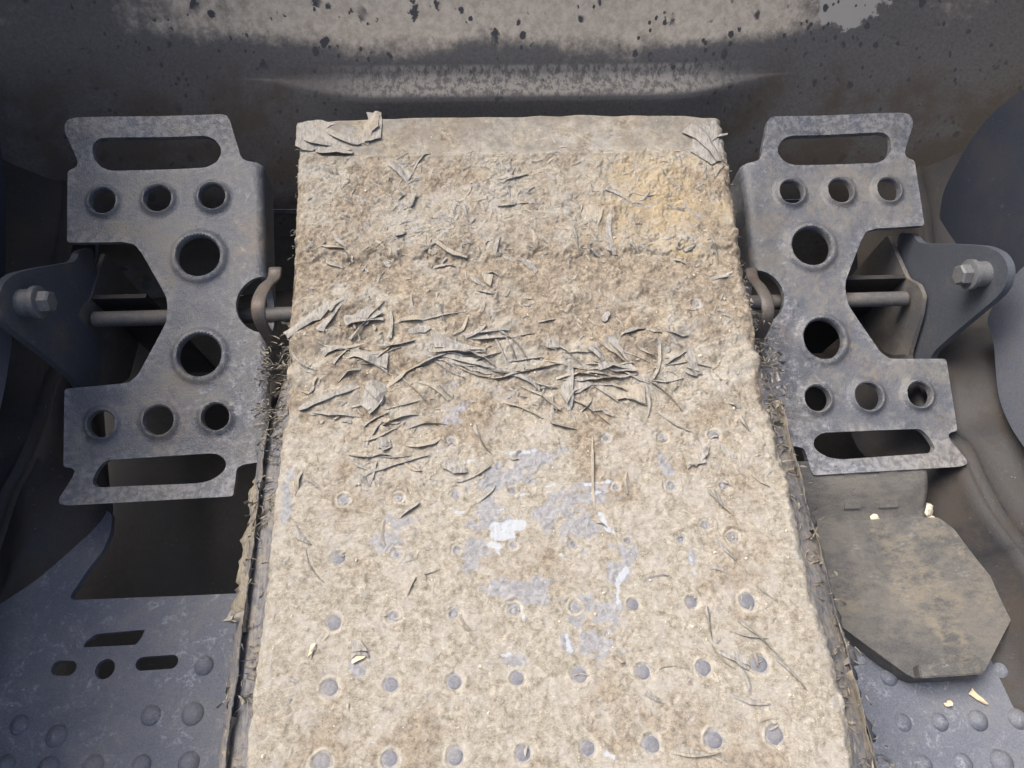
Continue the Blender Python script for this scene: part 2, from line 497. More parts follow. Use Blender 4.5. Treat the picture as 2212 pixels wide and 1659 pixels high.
# left floor plate with its cut-outs
def make_floor():
    root = empty('floor', (0, 0, FZ))
    tag(root, kind='structure')
    op = P2([(145, 1297), (190, 1232), (222, 1192), (240, 1150), (242, 1110)], FZ)
    opening = fillet([(-0.128, .0812)] + [(x, y, .006) for x, y in [op[0]]] + op[1:] + [(-.345, .175), (-.36, .4286), (-.128, .4286)], .003)
    outline = [(-.46, -.16), (-.12, -.16), (-.12, .429), (-.46, .429)]
    s1 = fillet(P2([(178, 1398), (186, 1384), (207, 1369), (314, 1360), (306, 1377), (294, 1393)], FZ), .0015)
    def stadium(u0, v0, u1, v1, w):
        a = Vector(onz(u0, v0, FZ)[:2]); b = Vector(onz(u1, v1, FZ)[:2])
        t = (b - a).normalized(); n = Vector((-t.y, t.x))
        out = []
        for i in range(9):
            q = math.pi / 2 + math.pi * i / 8
            out.append(tuple(a + (t * math.cos(q) + n * math.sin(q)) * w))
        for i in range(9):
            q = -math.pi / 2 + math.pi * i / 8
            out.append(tuple(b + (t * math.cos(q) + n * math.sin(q)) * w))
        return out
    s2 = stadium(308, 1434, 371, 1430, .0043)
    s3 = stadium(126, 1443, 148, 1443, .0046)
    ch = onz(226, 1445, FZ)
    s4 = circle(ch.x, ch.y, .0062, 24)
    loc = lambda x, y, s: (x, y, -s - .0007 * math.sin(x * 60) * math.sin(y * 45))
    pl = sheet('plate', resample(outline, .02), [resample(opening, .006), resample(s1, .004), s2, s3, s4], .012, .005, loc, M_FLOOR, root, sharp=50)
    outline = [(.12, -.16), (.46, -.16), (.46, .429), (.12, .429)]
    op2 = [(.128, .16), (.345, .16), (.36, .4286), (.128, .4286)]
    sheet('plate', resample(outline, .02), [resample(op2, .01)], .012, .005, loc, M_FLOOR, root, sharp=50)
    # domed anti-slip bumps
    bm = bmesh.new()
    lathe(bm, (0, 0, -.001), (0, 0, 1), [(0, .0080), (.001, .0078), (.0022, .0068), (.0036, .0052), (.0046, .003), (.0050, .0008)], 20)
    first = bm_obj('bump', bm, M_FLOOR, root, sharp=70)
    spots = [(440, 1438), (416, 1542), (326, 1545), (42, 1566), (408, 1648), (305, 1652), (12, 1652), (200, 1655), (105, 1660), (122, 1590),
             (1920, 1462), (2166, 1446), (1950, 1561), (2030, 1560), (2113, 1556), (2200, 1553), (1993, 1652), (2080, 1650), (2165, 1646), (1905, 1655), (1868, 1398), (2196, 1345)]
    for i, (u, v) in enumerate(spots):
        o = first if i == 0 else first.copy()
        if i: COL.objects.link(o)
        o.parent = root
        p = onz(u, v, FZ)
        o.location = (p.x, p.y, 0.0)
        k = random.uniform(.72, .92)
        o.scale = (k, k, random.uniform(.7, 1.1))
    # dark pan far below the openings
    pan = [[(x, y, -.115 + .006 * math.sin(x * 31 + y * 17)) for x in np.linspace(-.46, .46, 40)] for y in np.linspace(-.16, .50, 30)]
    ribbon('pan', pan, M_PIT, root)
    return root
make_floor()

def make_front_wall():
    root = empty('front_wall', (0, .45, FZ))
    tag(root, kind='structure')
    prof = [(.424, -.25), (.430, -.13), (.4340, -.105), (.4385, -.080), (.4430, -.058), (.4465, -.042), (.4485, -.0325), (.4495, -.0295), (.4510, -.0272), (.4540, -.0258), (.4600, -.0252), (.4660, -.0245), (.4700, -.0215), (.4722, -.0170),
            (.4755, -.0110), (.4800, -.0045), (.4855, .0035), (.492, .0125), (.500, .024), (.512, .045), (.522, .070), (.530, .11), (.535, .18), (.538, .30), (.540, .36), (.543, .39), (.55, .40), (.57, .40)]  # unseen upper rows; height set to shade the far end of the hump
    pp = smooth_path([(y, z, 0) for y, z in prof], 90)
    rows = []
    for q in pp:
        row = []
        for x in np.linspace(-.5, .5, 90):
            # the step only runs along the middle; to either side the sheet sweeps forward in one curve
            side = min(1, max(0, (abs(x - .015) - .12) / .11)); side = side * side * (3 - 2 * side)
            y = q.x - .035 * max(0, (abs(x) - .26) / .2) ** 2
            zz = q.y
            if -.13 < zz < .024:
                st = .430 + .07 * ((zz + .13) / .154) ** 1.3
                y += side * (st - q.x)
            y += - .0015 * math.sin(x * 23) * min(1, max(0, q.y / .03))
            row.append((x, y - .45, zz - FZ))
        rows.append(row)
    ribbon('panel', rows, M_WALL, root, 80)
    return root
make_front_wall()

def make_side(sg):
    name = 'left_wall' if sg < 0 else 'right_wall'
    root = empty(name, (sg * .36, .10, FZ))
    tag(root, kind='structure')
    off = Vector((sg * .36, .10, FZ))
    if sg > 0:
        ridge_px = [(1962, 770), (1980, 850), (2008, 915), (2060, 965), (2090, 1030), (2130, 1105), (2180, 1172), (2225, 1235)]
        pod_px = [(2240, 540), (2190, 590), (2160, 635), (2133, 690), (2146, 745), (2156, 850), (2182, 920), (2225, 985)]
    else:
        ridge_px = [(150, 760), (128, 840), (105, 930), (71, 1010), (40, 1070), (4, 1180), (-25, 1262)]
        pod_px = [(-40, 590), (0, 650), (14, 690), (26, 735), (20, 780), (8, 850), (-12, 930), (-40, 990)]
    ridge = [onz(u, v, -.092) for u, v in ridge_px]
    first = ridge[0]
    ridge = [Vector((sg * .372, .47, -.092)), Vector((sg * .352, .36, -.092)), Vector((first.x + sg * .02, first.y + .03, -.092))] + ridge + [Vector((ridge[-1].x + sg * .02, -.05, -.092)), Vector((ridge[-1].x + sg * .03, -.16, -.092))]
    R = smooth_path(ridge, 60)
    if sg < 0:
        base = [Vector((-.372, .47, FZ - .001)), Vector((-.352, .36, FZ - .001)), Vector((-.325, .26, FZ - .001))]
        base += [onz(u, v, FZ - .001) for u, v in [(236, 1040), (243, 1112), (205, 1178), (100, 1247), (0, 1317), (-40, 1347), (-80, 1377)]]
        base += [Vector((base[-1].x - .02, -.02, FZ - .001)), Vector((base[-1].x - .03, -.16, FZ - .001))]
    else:
        base = [Vector((p.x - .036, p.y, FZ - .001)) for p in ridge]
    Bs = smooth_path(base, 60)
    rows = [[b.lerp(Vector((r.x, r.y, r.z)), t) + Vector((0, 0, -.010 * math.sin(math.pi * t))) - off for b, r in zip(Bs, R)] for t in (0, .15, .35, .55, .75, .9)]
    # floor edge, sloping tray side, rolled ridge, recess wall running up and out under the pod, tall unseen cab side added to darken the corners
    for dx, dz in ((.0, .0), (.0035, .0005), (.0055, -.0035), (.0085, -.0035), (.012, .001), (.0155, .0005), (.024, .005), (.045, .020), (.070, .045), (.075, .08), (.08, .12), (.08, .20), (.08, .30), (.08, .40)):
        k = min(1, max(0, (dz - .03) / .06))
        rows.append([p + Vector((sg * (dx + max(0, .425 - abs(p.x) - dx) * k), 0, dz)) - off for p in R])
    ribbon('side_panel', rows, M_RECESS, root, 60)
    # pod: thick moulded panel standing in front of the recess
    pod = smooth_path([onx(u, v, sg * .335) for u, v in pod_px], 50)
    poly = [(p.y, p.z) for p in pod]
    poly += [(-.16, poly[-1][1] + .01), (-.16, .20), (poly[0][0] + .01, .20), (poly[0][0] + .01, poly[0][1] + .03)]
    def mp(a, b, s):
        return (sg * (.335 + s) - off.x + sg * .010 * math.sin(max(0, b + .03) * 9), a - off.y, b - off.z)
    pod_o = sheet('side_pod', resample(poly, .008), [], .02, .05, mp, M_POD, root, sharp=50)
    bv = pod_o.modifiers.new('b', 'BEVEL'); bv.width = .003; bv.segments = 2; bv.limit_method = 'ANGLE'; bv.angle_limit = math.radians(55)
    # dark blue quarter panel towards the front wall
    if sg > 0:
        q_px = [(2225, 182), (2150, 240), (2100, 300), (2048, 392), (2032, 450), (2030, 560), (2030, 680)]
    else:
        q_px = [(-90, 150), (-40, 215), (-5, 290), (10, 380), (12, 470), (12, 570), (12, 690)]
    xx = sg * .372
    qp = smooth_path([onx(u, v, xx) for u, v in q_px], 40)
    poly = [(p.y, p.z) for p in qp] + [(.17, qp[-1].z), (.17, .25), (qp[0].y + .05, .25)]
    def mq(a, b, s):
        return (xx + sg * s - off.x, a - off.y, b - off.z)
    sheet('quarter_panel', resample(poly, .012), [], .03, .012, mq, M_SIDE, root, sharp=40)
    # short stub of the tall cab side behind, closes the place off
    return root
make_side(1)
make_side(-1)

# ------------------------------------------------------------------ foot pedals
U = 0.03
def pedal_frame(c, beta, yaw):
    ex = Vector((math.cos(yaw), math.sin(yaw), 0))
    ey = Vector((-math.sin(yaw) * math.cos(beta), math.cos(yaw) * math.cos(beta), math.sin(beta)))
    n = ex.cross(ey)
    mt = Matrix.Identity(4)
    for r in range(3):
        mt[r][0] = ex[r]; mt[r][1] = ey[r]; mt[r][2] = n[r]; mt[r][3] = c[r]
    return mt
FL = pedal_frame(Vector((-8.261, 8.628, -1.5)) * U, math.radians(21.76), .035)
FR = pedal_frame(Vector((8.278, 8.728, -1.695)) * U, math.radians(19.23), .006)
PA, PH, PB, PG = 1.251 * U, 2.620 * U, .912 * U, 1.178 * U
GAM = math.radians(17)

def loc_plane(F, u, v, y0=0.0, slope=0.0):
    """local (x, y) of a photo point on the pedal plane, or on a flange bent up from the fold at y0"""
    n = F.to_3x3() @ Vector((0, -math.sin(slope), math.cos(slope)))
    p0 = F @ Vector((0, y0, 0))
    q = F.inverted() @ on(u, v, p0, n)
    return q
YU = loc_plane(FL, 345, 330).y
YL = loc_plane(FL, 345, 1014).y
def lp(u, v):
    q = loc_plane(FL, u, v)
    if q.y > YU: q = loc_plane(FL, u, v, YU, GAM)
    elif q.y < YL: q = loc_plane(FL, u, v, YL, -GAM)
    return (q.x, q.y)
XB = lp(549, 450)[0]
BR = .0065
XR = XB + BR * math.pi / 2 + .022

def bend(d, g, r=.006):
    """height of a sheet folded by g past d = 0, with a rounded fold"""
    w = r
    t = math.tan(g)
    if d < -w: return 0.0
    if d > w: return d * t
    return t * (d + w) ** 2 / (4 * w)

def pedal_shape():
    top = [(139, 270), (146, 258), (165, 254), (479, 247), (491, 250), (497, 262), (516, 323), (521, 341), (532, 348)]
    rest = [(527, 1003), (511, 1010), (503, 1072), (146, 1092), (128, 1088), (127, 1078), (158, 1029), (162, 1017), (155, 1011), (137, 1009), (139, 840),
            (231, 832), (278, 827), (298, 810), (317, 774), (344, 724), (359, 695), (362, 660), (359, 641), (347, 618), (307, 548), (291, 528), (264, 522),
            (145, 524), (146, 369), (165, 361), (169, 350), (140, 286)]
    o = [lp(*p) for p in top] + [(XR, lp(549, 366)[1]), (XR, lp(540, 990)[1])] + [lp(*p) for p in rest]
    o = fillet(o, .0022, 3)
    holes, rims = [], []
    for x, y, r in ((-PA, PH, .0088), (0, PH, .0093), (PA, PH, .0090), (-PA, -PH, .0089), (0, -PH, .0098), (PA, -PH, .0091), (PB, PG, .0146), (PB, -PG, .0148)):
        holes.append(circle(x, y, r, 32 if r < .012 else 44)); rims.append((x, y, r))
    nc = lp(556, 658)
    holes.append(circle(XB + .0065, nc[1], .0205, 44))
    up = [(200, 325), (203, 310), (215, 300), (228, 298), (443, 293), (463, 300), (477, 318), (479, 330), (470, 350), (447, 362), (238, 370), (215, 359), (203, 342)]
    dn = [(228, 994), (212, 1010), (202, 1030), (198, 1043), (207, 1053), (430, 1044), (460, 1036), (482, 1019), (489, 1006), (485, 991), (470, 981), (456, 979)]
    for s in (up, dn):
        holes.append(fillet([lp(*p) for p in s], .006, 3))
    return o, holes, rims

def pedal_map(rims, sx):
    def f(x, y, s):
        z = 0.0
        for cx, cy, r in rims:
            d = math.hypot(x - cx, y - cy) / r
            if d < 1.9:
                if d < 1.16: z += .0028 - .0014 * max(0, (1.07 - d) / .07) ** 2
                elif d < 1.5: z += .0028 * (0.5 + 0.5 * math.cos(math.pi * (d - 1.16) / .34)) - .0007 * math.sin(math.pi * (d - 1.16) / .34)
                else: z += -.0004 * math.sin(math.pi * (d - 1.5) / .4)
        z += bend(y - YU, GAM) + bend(YL - y, GAM)
        z += .0006 * math.sin(x * 70 + 1) * math.sin(y * 40)
        if x <= XB:
            return (sx * x, y, z - s)
        a = (x - XB) / BR
        r = BR - s
        if a < math.pi / 2:
            return (sx * (XB + r * math.sin(a)), y, z - BR + r * math.cos(a))
        return (sx * (XB + r), y, z - BR - (x - XB - BR * math.pi / 2))
    return f

OUTL, HOLES, RIMS = pedal_shape()
OUTL_R = resample(OUTL, .005)
EXTRA = []
for cx, cy, r in RIMS:
    for k in (1.05, 1.12, 1.2, 1.3, 1.4, 1.52, 1.68):
        nn = int(30 * (1 if r < .012 else 1.4))
        EXTRA += circle(cx, cy, r * k, nn, k * 3)
for xx in [XB + BR * q for q in (0, .3, .6, .9, 1.2, 1.5, 1.8)]:
    EXTRA += [(xx, y) for y in np.arange(-.13, .13, .006)]

def make_pedal(F, sx, label, ear_label):
    root = empty('foot_pedal')
    root.matrix_world = F
    tag(root, label, 'pedal', 'pair of perforated foot pedals')
    inv = F.inverted()
    sheet('plate', OUTL_R, [resample(h, .004) for h in HOLES], .0065, .0048, pedal_map(RIMS, sx), M_PEDAL_L if sx > 0 else M_PEDAL_R, root, EXTRA, sharp=38)
    # upright side ear with a rounded end; same piece on both pedals, mirrored
    xe = loc_plane(FR, 1990, 487).x - .001
    pw = FR @ Vector((xe, 0, 0)); nw = FR.to_3x3() @ Vector((1, 0, 0))
    iR = FR.inverted()
    e_px = [(1940, 502), (1972, 506), (1980, 520), (1990, 526), (2081, 528), (2131, 532), (2164, 548), (2179, 578), (2174, 614), (2156, 640), (2072, 710), (2032, 746), (2020, 757), (2010, 772),
            (2004, 800), (1962, 800), (1945, 700), (1935, 600)]
    pts = [iR @ on(u, v, pw, nw) for u, v in e_px]
    poly = fillet([(p.y, p.z) for p in pts], .006, 3)
    ear = sheet('side_ear', resample(poly, .006), [], .012, .005, lambda a, b, s: (-sx * (xe + s), a, b), M_EAR, root, sharp=40)
    # pivot bolt: spacer against the ear, washer, hexagon head facing inwards
    bp = iR @ on(2127, 592, pw, nw)
    ax = Vector((sx, 0, 0))
    base = Vector((-sx * xe, bp.y, bp.z))
    bm = bmesh.new()
    head0 = .0122
    hexr = .0070
    prof = [(head0 - .0005, hexr), (head0 + .0050, hexr), (head0 + .0062, hexr * .84)]
    lathe(bm, base, ax, prof, 6, ref=(0, .4, 1))
    bolt = bm_obj('pivot_bolt', bm, M_BOLT, root, sharp=25)
    bm = bmesh.new(); lathe(bm, base, ax, [(-.0005, .0084), (.0076, .0084), (.0080, .0080)], 30)
    bm_obj('spacer', bm, M_BOLT, bolt, sharp=40)
    bm = bmesh.new(); lathe(bm, base, ax, [(.0081, .0096), (.0084, .0100), (.0113, .0100), (.0117, .0092)], 30)
    bm_obj('washer', bm, M_BOLT, bolt, sharp=40)
    return root
make_pedal(FL, 1, 'grey perforated steel foot pedal with pale scuffs, left of the torn covering', '')
make_pedal(FR, -1, 'grey perforated steel foot pedal right of the torn covering, above the black footrest', '')

def make_mount(sg, label, shaft_px, edge_px, top_px, lug_px):
    e = onz(*shaft_px, -.067)
    root = empty('pedal_mount', (e.x, e.y, FZ))
    tag(root, label, 'bracket', 'pivot mounts under the pedals')
    off = Vector((e.x, e.y, FZ))
    # shaft across under the pedal
    bm = bmesh.new()
    x1 = sg * .158
    r = .0056
    lathe(bm, e - off, (-sg, 0, 0), [(0, r * .75), (.0012, r), (abs(e.x - x1), r)], 24)
    bm_obj('shaft', bm, M_MOUNT, root)
    # outer cheek plate and the plate across behind the shaft
    xm = e.x + sg * .0025
    ed = [onx(u, v, xm) for u, v in edge_px]
    poly = [(p.y, p.z) for p in ed]
    poly = poly + [(poly[-1][0] + .03, poly[-1][1] - .03), (poly[0][0] + .055, poly[0][1] - .08), (poly[0][0] + .045, poly[0][1] - .002)]
    sheet('cheek_plate', resample(fillet(poly, .003), .006), [], .015, .0032, lambda a, b, s: (xm + sg * s - off.x, a - off.y, b - off.z), M_MOUNT, root)
    a = onx(*top_px[0], xm)
    yb, zb = a.y, a.z
    x2 = ony(*top_px[1], yb).x
    vs = []
    for x in (xm - sg * .0003, x2):
        for y, z in ((yb, zb), (yb + .004, zb - .0005), (yb + .03, -.21), (yb + .026, -.21)):
            vs.append(Vector((x, y, z)) - off)
    fs = [(0, 1, 2, 3), (4, 7, 6, 5)] + [(i, (i + 1) % 4, 4 + (i + 1) % 4, 4 + i) for i in range(4)]
    mesh_obj('back_plate', vs, fs, M_RECESS, root, False)
    # bent strap at the inner end of the shaft, seen almost edge-on through the pedal's side notch
    xl = sg * .1635
    q = smooth_path([onx(u, v, xl) for u, v in lug_px], 26)
    rows = []
    for p in q:
        rows.append([p + Vector((-sg * d, 0, dz)) - off for d, dz in ((0, -.0006), (.0006, 0), (.0028, .0002), (.0040, .0002), (.0062, 0), (.0068, -.0006))])
    lug = ribbon('lug', rows, M_LUG, root, 60, thick=.0030)
    bm = bmesh.new()
    mid = q[14]
    lathe(bm, Vector((xl - sg * .004, e.y, e.z)) - off, (-sg, 0, 0), [(0, .0052), (.013, .0052), (.015, .004)], 18)
    bm_obj('lug_pin', bm, M_EAR, lug)
    return root
make_mount(-1, 'pivot bracket with a round shaft under the pedal left of the torn covering', (201, 690), [(196, 646), (180, 660), (168, 682), (175, 708), (214, 821), (225, 850)], [(196, 646), (312, 640)], [(584, 580), (580, 603), (562, 620), (549, 645), (546, 668), (553, 700), (570, 730), (584, 752)])
make_mount(1, 'pivot bracket with a round shaft under the pedal right of the torn covering', (1958, 645), [(1958, 601), (1984, 615), (1994, 640), (1988, 680), (1961, 771), (1950, 800)], [(1958, 601), (1830, 598)], [(1632, 580), (1636, 603), (1653, 622), (1667, 650), (1669, 680), (1660, 708), (1650, 728), (1640, 745)])

# ------------------------------------------------------------------ footrest on the right
def make_rest():
    ZT = -.114
    px = [(1735, 1150), (1800, 1136), (1905, 1130), (2012, 1127), (2050, 1150), (2110, 1215), (2186, 1296), (2194, 1318), (2184, 1345), (2128, 1452), (2112, 1463), (1985, 1468), (1962, 1458), (1795, 1334), (1735, 1290)]
    pts = [onz(u, v, ZT) for u, v in px]
    c = sum((p for p in pts), Vector()) / len(pts)
    root = empty('footrest', (c.x, c.y, FZ))
    tag(root, 'dusty black rubber footrest with cut-off corners beside the right pedal', 'footrest')
    off = Vector((c.x, c.y, FZ))
    poly = fillet([(p.x - c.x, p.y - c.y) for p in pts], .0025, 3)
    ym = max(p.y for p in pts) - c.y
    def mp(x, y, s):
        edge = 0
        z = ZT - FZ + .004 * (max(0, (y + .03) / ym)) ** 2 - .0015 * math.sin(x * 30) ** 2
        return (x, y, z - s * .9)
    o = sheet('pad', resample(poly, .004), [], .006, .016, mp, M_REST, root, sharp=70)
    bv = o.modifiers.new('b', 'BEVEL'); bv.width = .0022; bv.segments = 3; bv.limit_method = 'ANGLE'; bv.angle_limit = math.radians(60)
    # raised bar along the near end
    lip = [onz(u, v, ZT + .0070) for u, v in [(1984, 1436), (2118, 1427), (2120, 1456), (1990, 1465)]]
    bm = bmesh.new()
    vs = [bm.verts.new(p - off) for p in lip] + [bm.verts.new(p - off - Vector((0, 0, .011))) for p in lip]
    bm.faces.new(vs[:4]); bm.faces.new(vs[7:3:-1])
    for i in range(4): bm.faces.new((vs[i], vs[(i + 1) % 4], vs[4 + (i + 1) % 4], vs[4 + i]))
    bmesh.ops.recalc_face_normals(bm, faces=bm.faces)
    bmesh.ops.bevel(bm, geom=list(bm.edges), offset=.0007, segments=2, affect='EDGES')
    bm_obj('end_bar', bm, M_REST, root)
    # riser moulded up behind the pad, with ribs
    a = onz(1740, 1137, ZT + .003); b = onz(2000, 1128, ZT + .003)
    rows = []
    for k, (dy, dz) in enumerate(((-.006, -.001), (0, .0002), (.005, .0015), (.010, .0050), (.018, .0125), (.026, .0175), (.034, .0195), (.040, .0195))):
        row = []
        for t in np.linspace(-.25, 1.0, 30):
            p = a.lerp(b, t)
            row.append(p + Vector((0, dy + .03 * max(0, t - .93) , dz)) - off)
        rows.append(row)
    ris = ribbon('riser', rows, M_REST, root, 70, thick=.004)
    for u0, u1 in ((1818, 1858), (1893, 1938)):
        bm = bmesh.new()
        p0 = a.lerp(b, (u0 - 1740) / 260); p1 = a.lerp(b, (u1 - 1740) / 260)
        vs = []
        for dy, dz in ((.009, .0050), (.033, .0200)):
            for p in (p0, p1):
                for q in (.0028, -.003):
                    vs.append(bm.verts.new(p + Vector((0, dy - q * .4, dz + q)) - off))
        idx = [(0, 2, 3, 1), (4, 5, 7, 6), (0, 1, 5, 4), (2, 6, 7, 3), (0, 4, 6, 2), (1, 3, 7, 5)]
        for f in idx: bm.faces.new([vs[i] for i in f])
        bmesh.ops.bevel(bm, geom=list(bm.edges), offset=.001, segments=2, affect='EDGES')
        bm_obj('rib', bm, M_REST, ris)
    return root, ZT
REST, ZT = make_rest()

# ------------------------------------------------------------------ centre hump with its torn covering
HW = .1410                                     # half width of the top
PROF_Y = [-.20, .10, .15, .2475, .315, .347, .40]
PROF_Z = [.0, .0, .0012, .0165, .0320, .0386, .0500]
Y0, Y1 = -.130, .347
DX = .00062
NX = int(2 * HW / DX) + 1
NY = int((Y1 - Y0) / DX) + 1
GX = np.linspace(-HW, HW, NX)
GY = np.linspace(Y0, Y1, NY)

def base_z(y):
    y = np.asarray(y, float)
    return sum(np.interp(y + d, PROF_Y, PROF_Z) for d in (-.012, -.006, 0, .006, .012)) / 5

def hump_pt(u, v):
    """photo point carried on to the top of the hump"""
    z = 0.0
    for _ in range(12):
        p = onz(u, v, z)
        z = float(base_z(p.y))
    return p

def fn(sy, sx=None, ang=0.0, seed=None):
    """smooth random field on the hump grid, grain sy by sx metres, unit deviation"""
    sx = sx or sy
    g = np.random.default_rng(seed if seed is not None else int(RNG.integers(1 << 30))).standard_normal((NY, NX))
    ky = np.fft.fftfreq(NY, DX)[:, None]; kx = np.fft.rfftfreq(NX, DX)[None, :]
    c, s = math.cos(ang), math.sin(ang)
    a = (kx * c + ky * s) * sx; b = (-kx * s + ky * c) * sy
    r = np.fft.irfft2(np.fft.rfft2(g) * np.exp(-3.0 * (a * a + b * b)), (NY, NX))
    r -= r.mean()
    return r / r.std()

def sig(x): return 1 / (1 + np.exp(-np.clip(x, -30, 30)))

XX, YY = np.meshgrid(GX, GY)
H = np.zeros((NY, NX))
grey = np.zeros((NY, NX)); white = np.zeros((NY, NX)); brown = np.zeros((NY, NX)); ochre = np.zeros((NY, NX)); smoothz = np.zeros((NY, NX))

# zones along the hump
wr = np.exp(-((YY - .185) / .045) ** 2)                      # wrinkled belt across the middle
upz = sig((YY - .247 - .0022 * fn(.006) - .0014 * fn(.002)) / .0004)   # upper layer of the covering, ragged lower edge
rear = sig((YY - .318 - .0012 * fn(.012)) / .0016)
calm = .25 + .75 * sig((YY - .12) / .02)
matted = .35 + .65 * sig((fn(.022) + .5 * fn(.008) - .1) / .3)      # smooth trodden patches among rough ones
rough = (1 - .95 * rear) * matted
H += upz * .0018 - .0009 * sig((YY - .3185) / .0007) + .0006 * np.exp(-((YY - .3165) / .0012) ** 2)
H += calm * (.00035 * fn(.012) + .00010 * fn(.004)) * (1 - .7 * rear) + .00006 * fn(.0018) * rough * calm
H += wr * (.0012 * fn(.012, .02) + .0006 * fn(.005, .011, .3))
# combed fibres, torn towards the lower right in the upper half
fib = .6 * fn(.0010, .008, .55) * sig((YY - .12) / .03) + .55 * fn(.0011, .006, -.65) + .4 * fn(.0010, .004, 1.3)
H += .00013 * fib * rough * (.3 + .7 * calm)
cracks = np.zeros_like(H)
for sc, dep, wd in ((.016, .0008, .055), (.009, .0006, .06), (.006, .0004, .07)):
    f = fn(sc, sc * 1.5, .5) + .3 * fn(sc * .3) + .15 * fn(.0015)
    gate = np.clip(fn(sc * 1.6) * .8 + .1, 0, 1)
    c = np.exp(-(f / wd) ** 2) * gate
    dep *= (.25 + .6 * calm)
    H -= dep * c * rough
    H += dep * .6 * np.exp(-((f - 2.2 * wd) / (1.6 * wd)) ** 2) * gate * rough     # lifted lip beside each tear
    cracks = np.maximum(cracks, c)
# peeled layers: ragged little terraces
for k, (sc, th, amp) in enumerate(((.013, .45, .0007), (.008, .7, .0006), (.018, .8, .0009), (.005, .9, .0004))):
    f = fn(sc) + .5 * fn(sc * .35) + .3 * fn(.0014)
    t = sig((f - th) / .045)
    H += amp * t * (1 - .95 * rear) * (.25 + .6 * calm)
    grey += .16 * t * (k % 2) * (1 - rear)
    brown += .14 * (1 - t) * (k == 0)
cloud = .6 * fn(.030) + .5 * fn(.012) + .3 * fn(.005)
brown += np.clip(.30 + .36 * cloud, 0, 1) * (.8 + .2 * calm) + .40 * wr * np.clip(fn(.012) + .3, 0, 1.2) + .55 * cracks * rough  # tears browned too, painting their crevices darker
brown += .16 * np.exp(-((YY - .215) / .05) ** 2) - .13 * sig((.09 - YY) / .02) + .12 * sig((YY - .15) / .03) * (1 - rear)
brown += .5 * np.exp(-((YY - .238) / .008) ** 2) * np.clip(.5 + .6 * fn(.02), 0, 1)
grey += .30 * rear * np.clip(.3 + .5 * fn(.015), 0, 1)
grey += .30 * sig((YY - .25) / .01) * np.clip(fn(.016, .03) + .4, 0, 1.0)
smoothz = rear * np.clip(.72 + .35 * fn(.012) + .2 * fn(.004), 0, 1)

def blob(u, v, ru, rv, rag=.35):
    p = hump_pt(u, v); q = hump_pt(u + ru, v); w = hump_pt(u, v + rv)
    rx = abs(q.x - p.x); ry = abs(w.y - p.y)
    d = np.sqrt(((XX - p.x) / rx) ** 2 + ((YY - p.y) / ry) ** 2)
    return np.clip(1.35 - d + rag * BN, 0, 1)
BN = .7 * fn(.006) + .5 * fn(.0025)
oc = blob(1450, 440, 165, 125, .25)
ochre = np.clip(oc, 0, 1) * (1 - rear)
for b in ((1235, 1140, 62, 42), (1290, 1310, 62, 36), (1285, 1388, 46, 36), (1085, 1035, 62, 26), (1165, 992, 56, 22), (1292, 1062, 44, 18), (1060, 1118, 40, 36), (1020, 1195, 36, 46),
          (862, 1132, 28, 18), (832, 1172, 34, 20), (978, 882, 20, 36), (1190, 1105, 40, 26), (778, 1448, 22, 16), (1110, 1428, 24, 14), (1165, 1280, 40, 26), (1225, 1385, 12, 24),
          (1095, 1270, 44, 20), (1350, 1185, 26, 30), (1495, 1210, 10, 30), (1440, 1020, 12, 40), (1255, 1075, 80, 14), (1330, 1235, 26, 22), (620, 1080, 10, 60), (700, 300, 60, 30), (1520, 300, 34, 40)):
    grey = np.maximum(grey, .95 * blob(b[0], b[1], b[2] * 1.18, b[3] * 1.18))

def stroke(arr, pts, w, val=1.0):
    P = [hump_pt(*p) for p in pts]
    s = w / 2 * .00022
    for a, b in zip(P, P[1:]):
        dx, dy = b.x - a.x, b.y - a.y
        t = np.clip(((XX - a.x) * dx + (YY - a.y) * dy) / (dx * dx + dy * dy), 0, 1)
        d = np.hypot(XX - a.x - t * dx, YY - a.y - t * dy)
        np.maximum(arr, val * sig((s - d) / .00045 + 1.3 * BN - .3), out=arr)
for pts, w in (([(985, 1107), (1018, 1105)], 11), ([(1018, 1105), (1132, 1099)], 5), ([(1098, 981), (1172, 973)], 7), ([(1150, 1054), (1196, 1049)], 8), ([(1264, 1047), (1322, 1041)], 8),
               ([(1278, 1066), (1312, 1063)], 6), ([(1126, 1069), (1192, 1062)], 4), ([(1070, 1140), (1126, 1132)], 30), ([(1068, 1156), (1100, 1156)], 30), ([(1058, 1176), (1074, 1180)], 20),
               ([(1070, 1190), (1098, 1216)], 5), ([(1298, 1112), (1312, 1142), (1338, 1156)], 14), ([(1352, 1230), (1334, 1262), (1336, 1300)], 11), ([(1490, 1205), (1499, 1236)], 10),
               ([(1224, 1372), (1230, 1404)], 11), ([(1084, 1416), (1104, 1413)], 9), ([(1200, 1190), (1222, 1206)], 8), ([(1012, 998), (1024, 997)], 10), ([(1126, 1310), (1132, 1340)], 8), ([(900, 1008), (922, 1004)], 4), ([(1310, 1628), (1330, 1640)], 14)):
    stroke(white, pts, w)

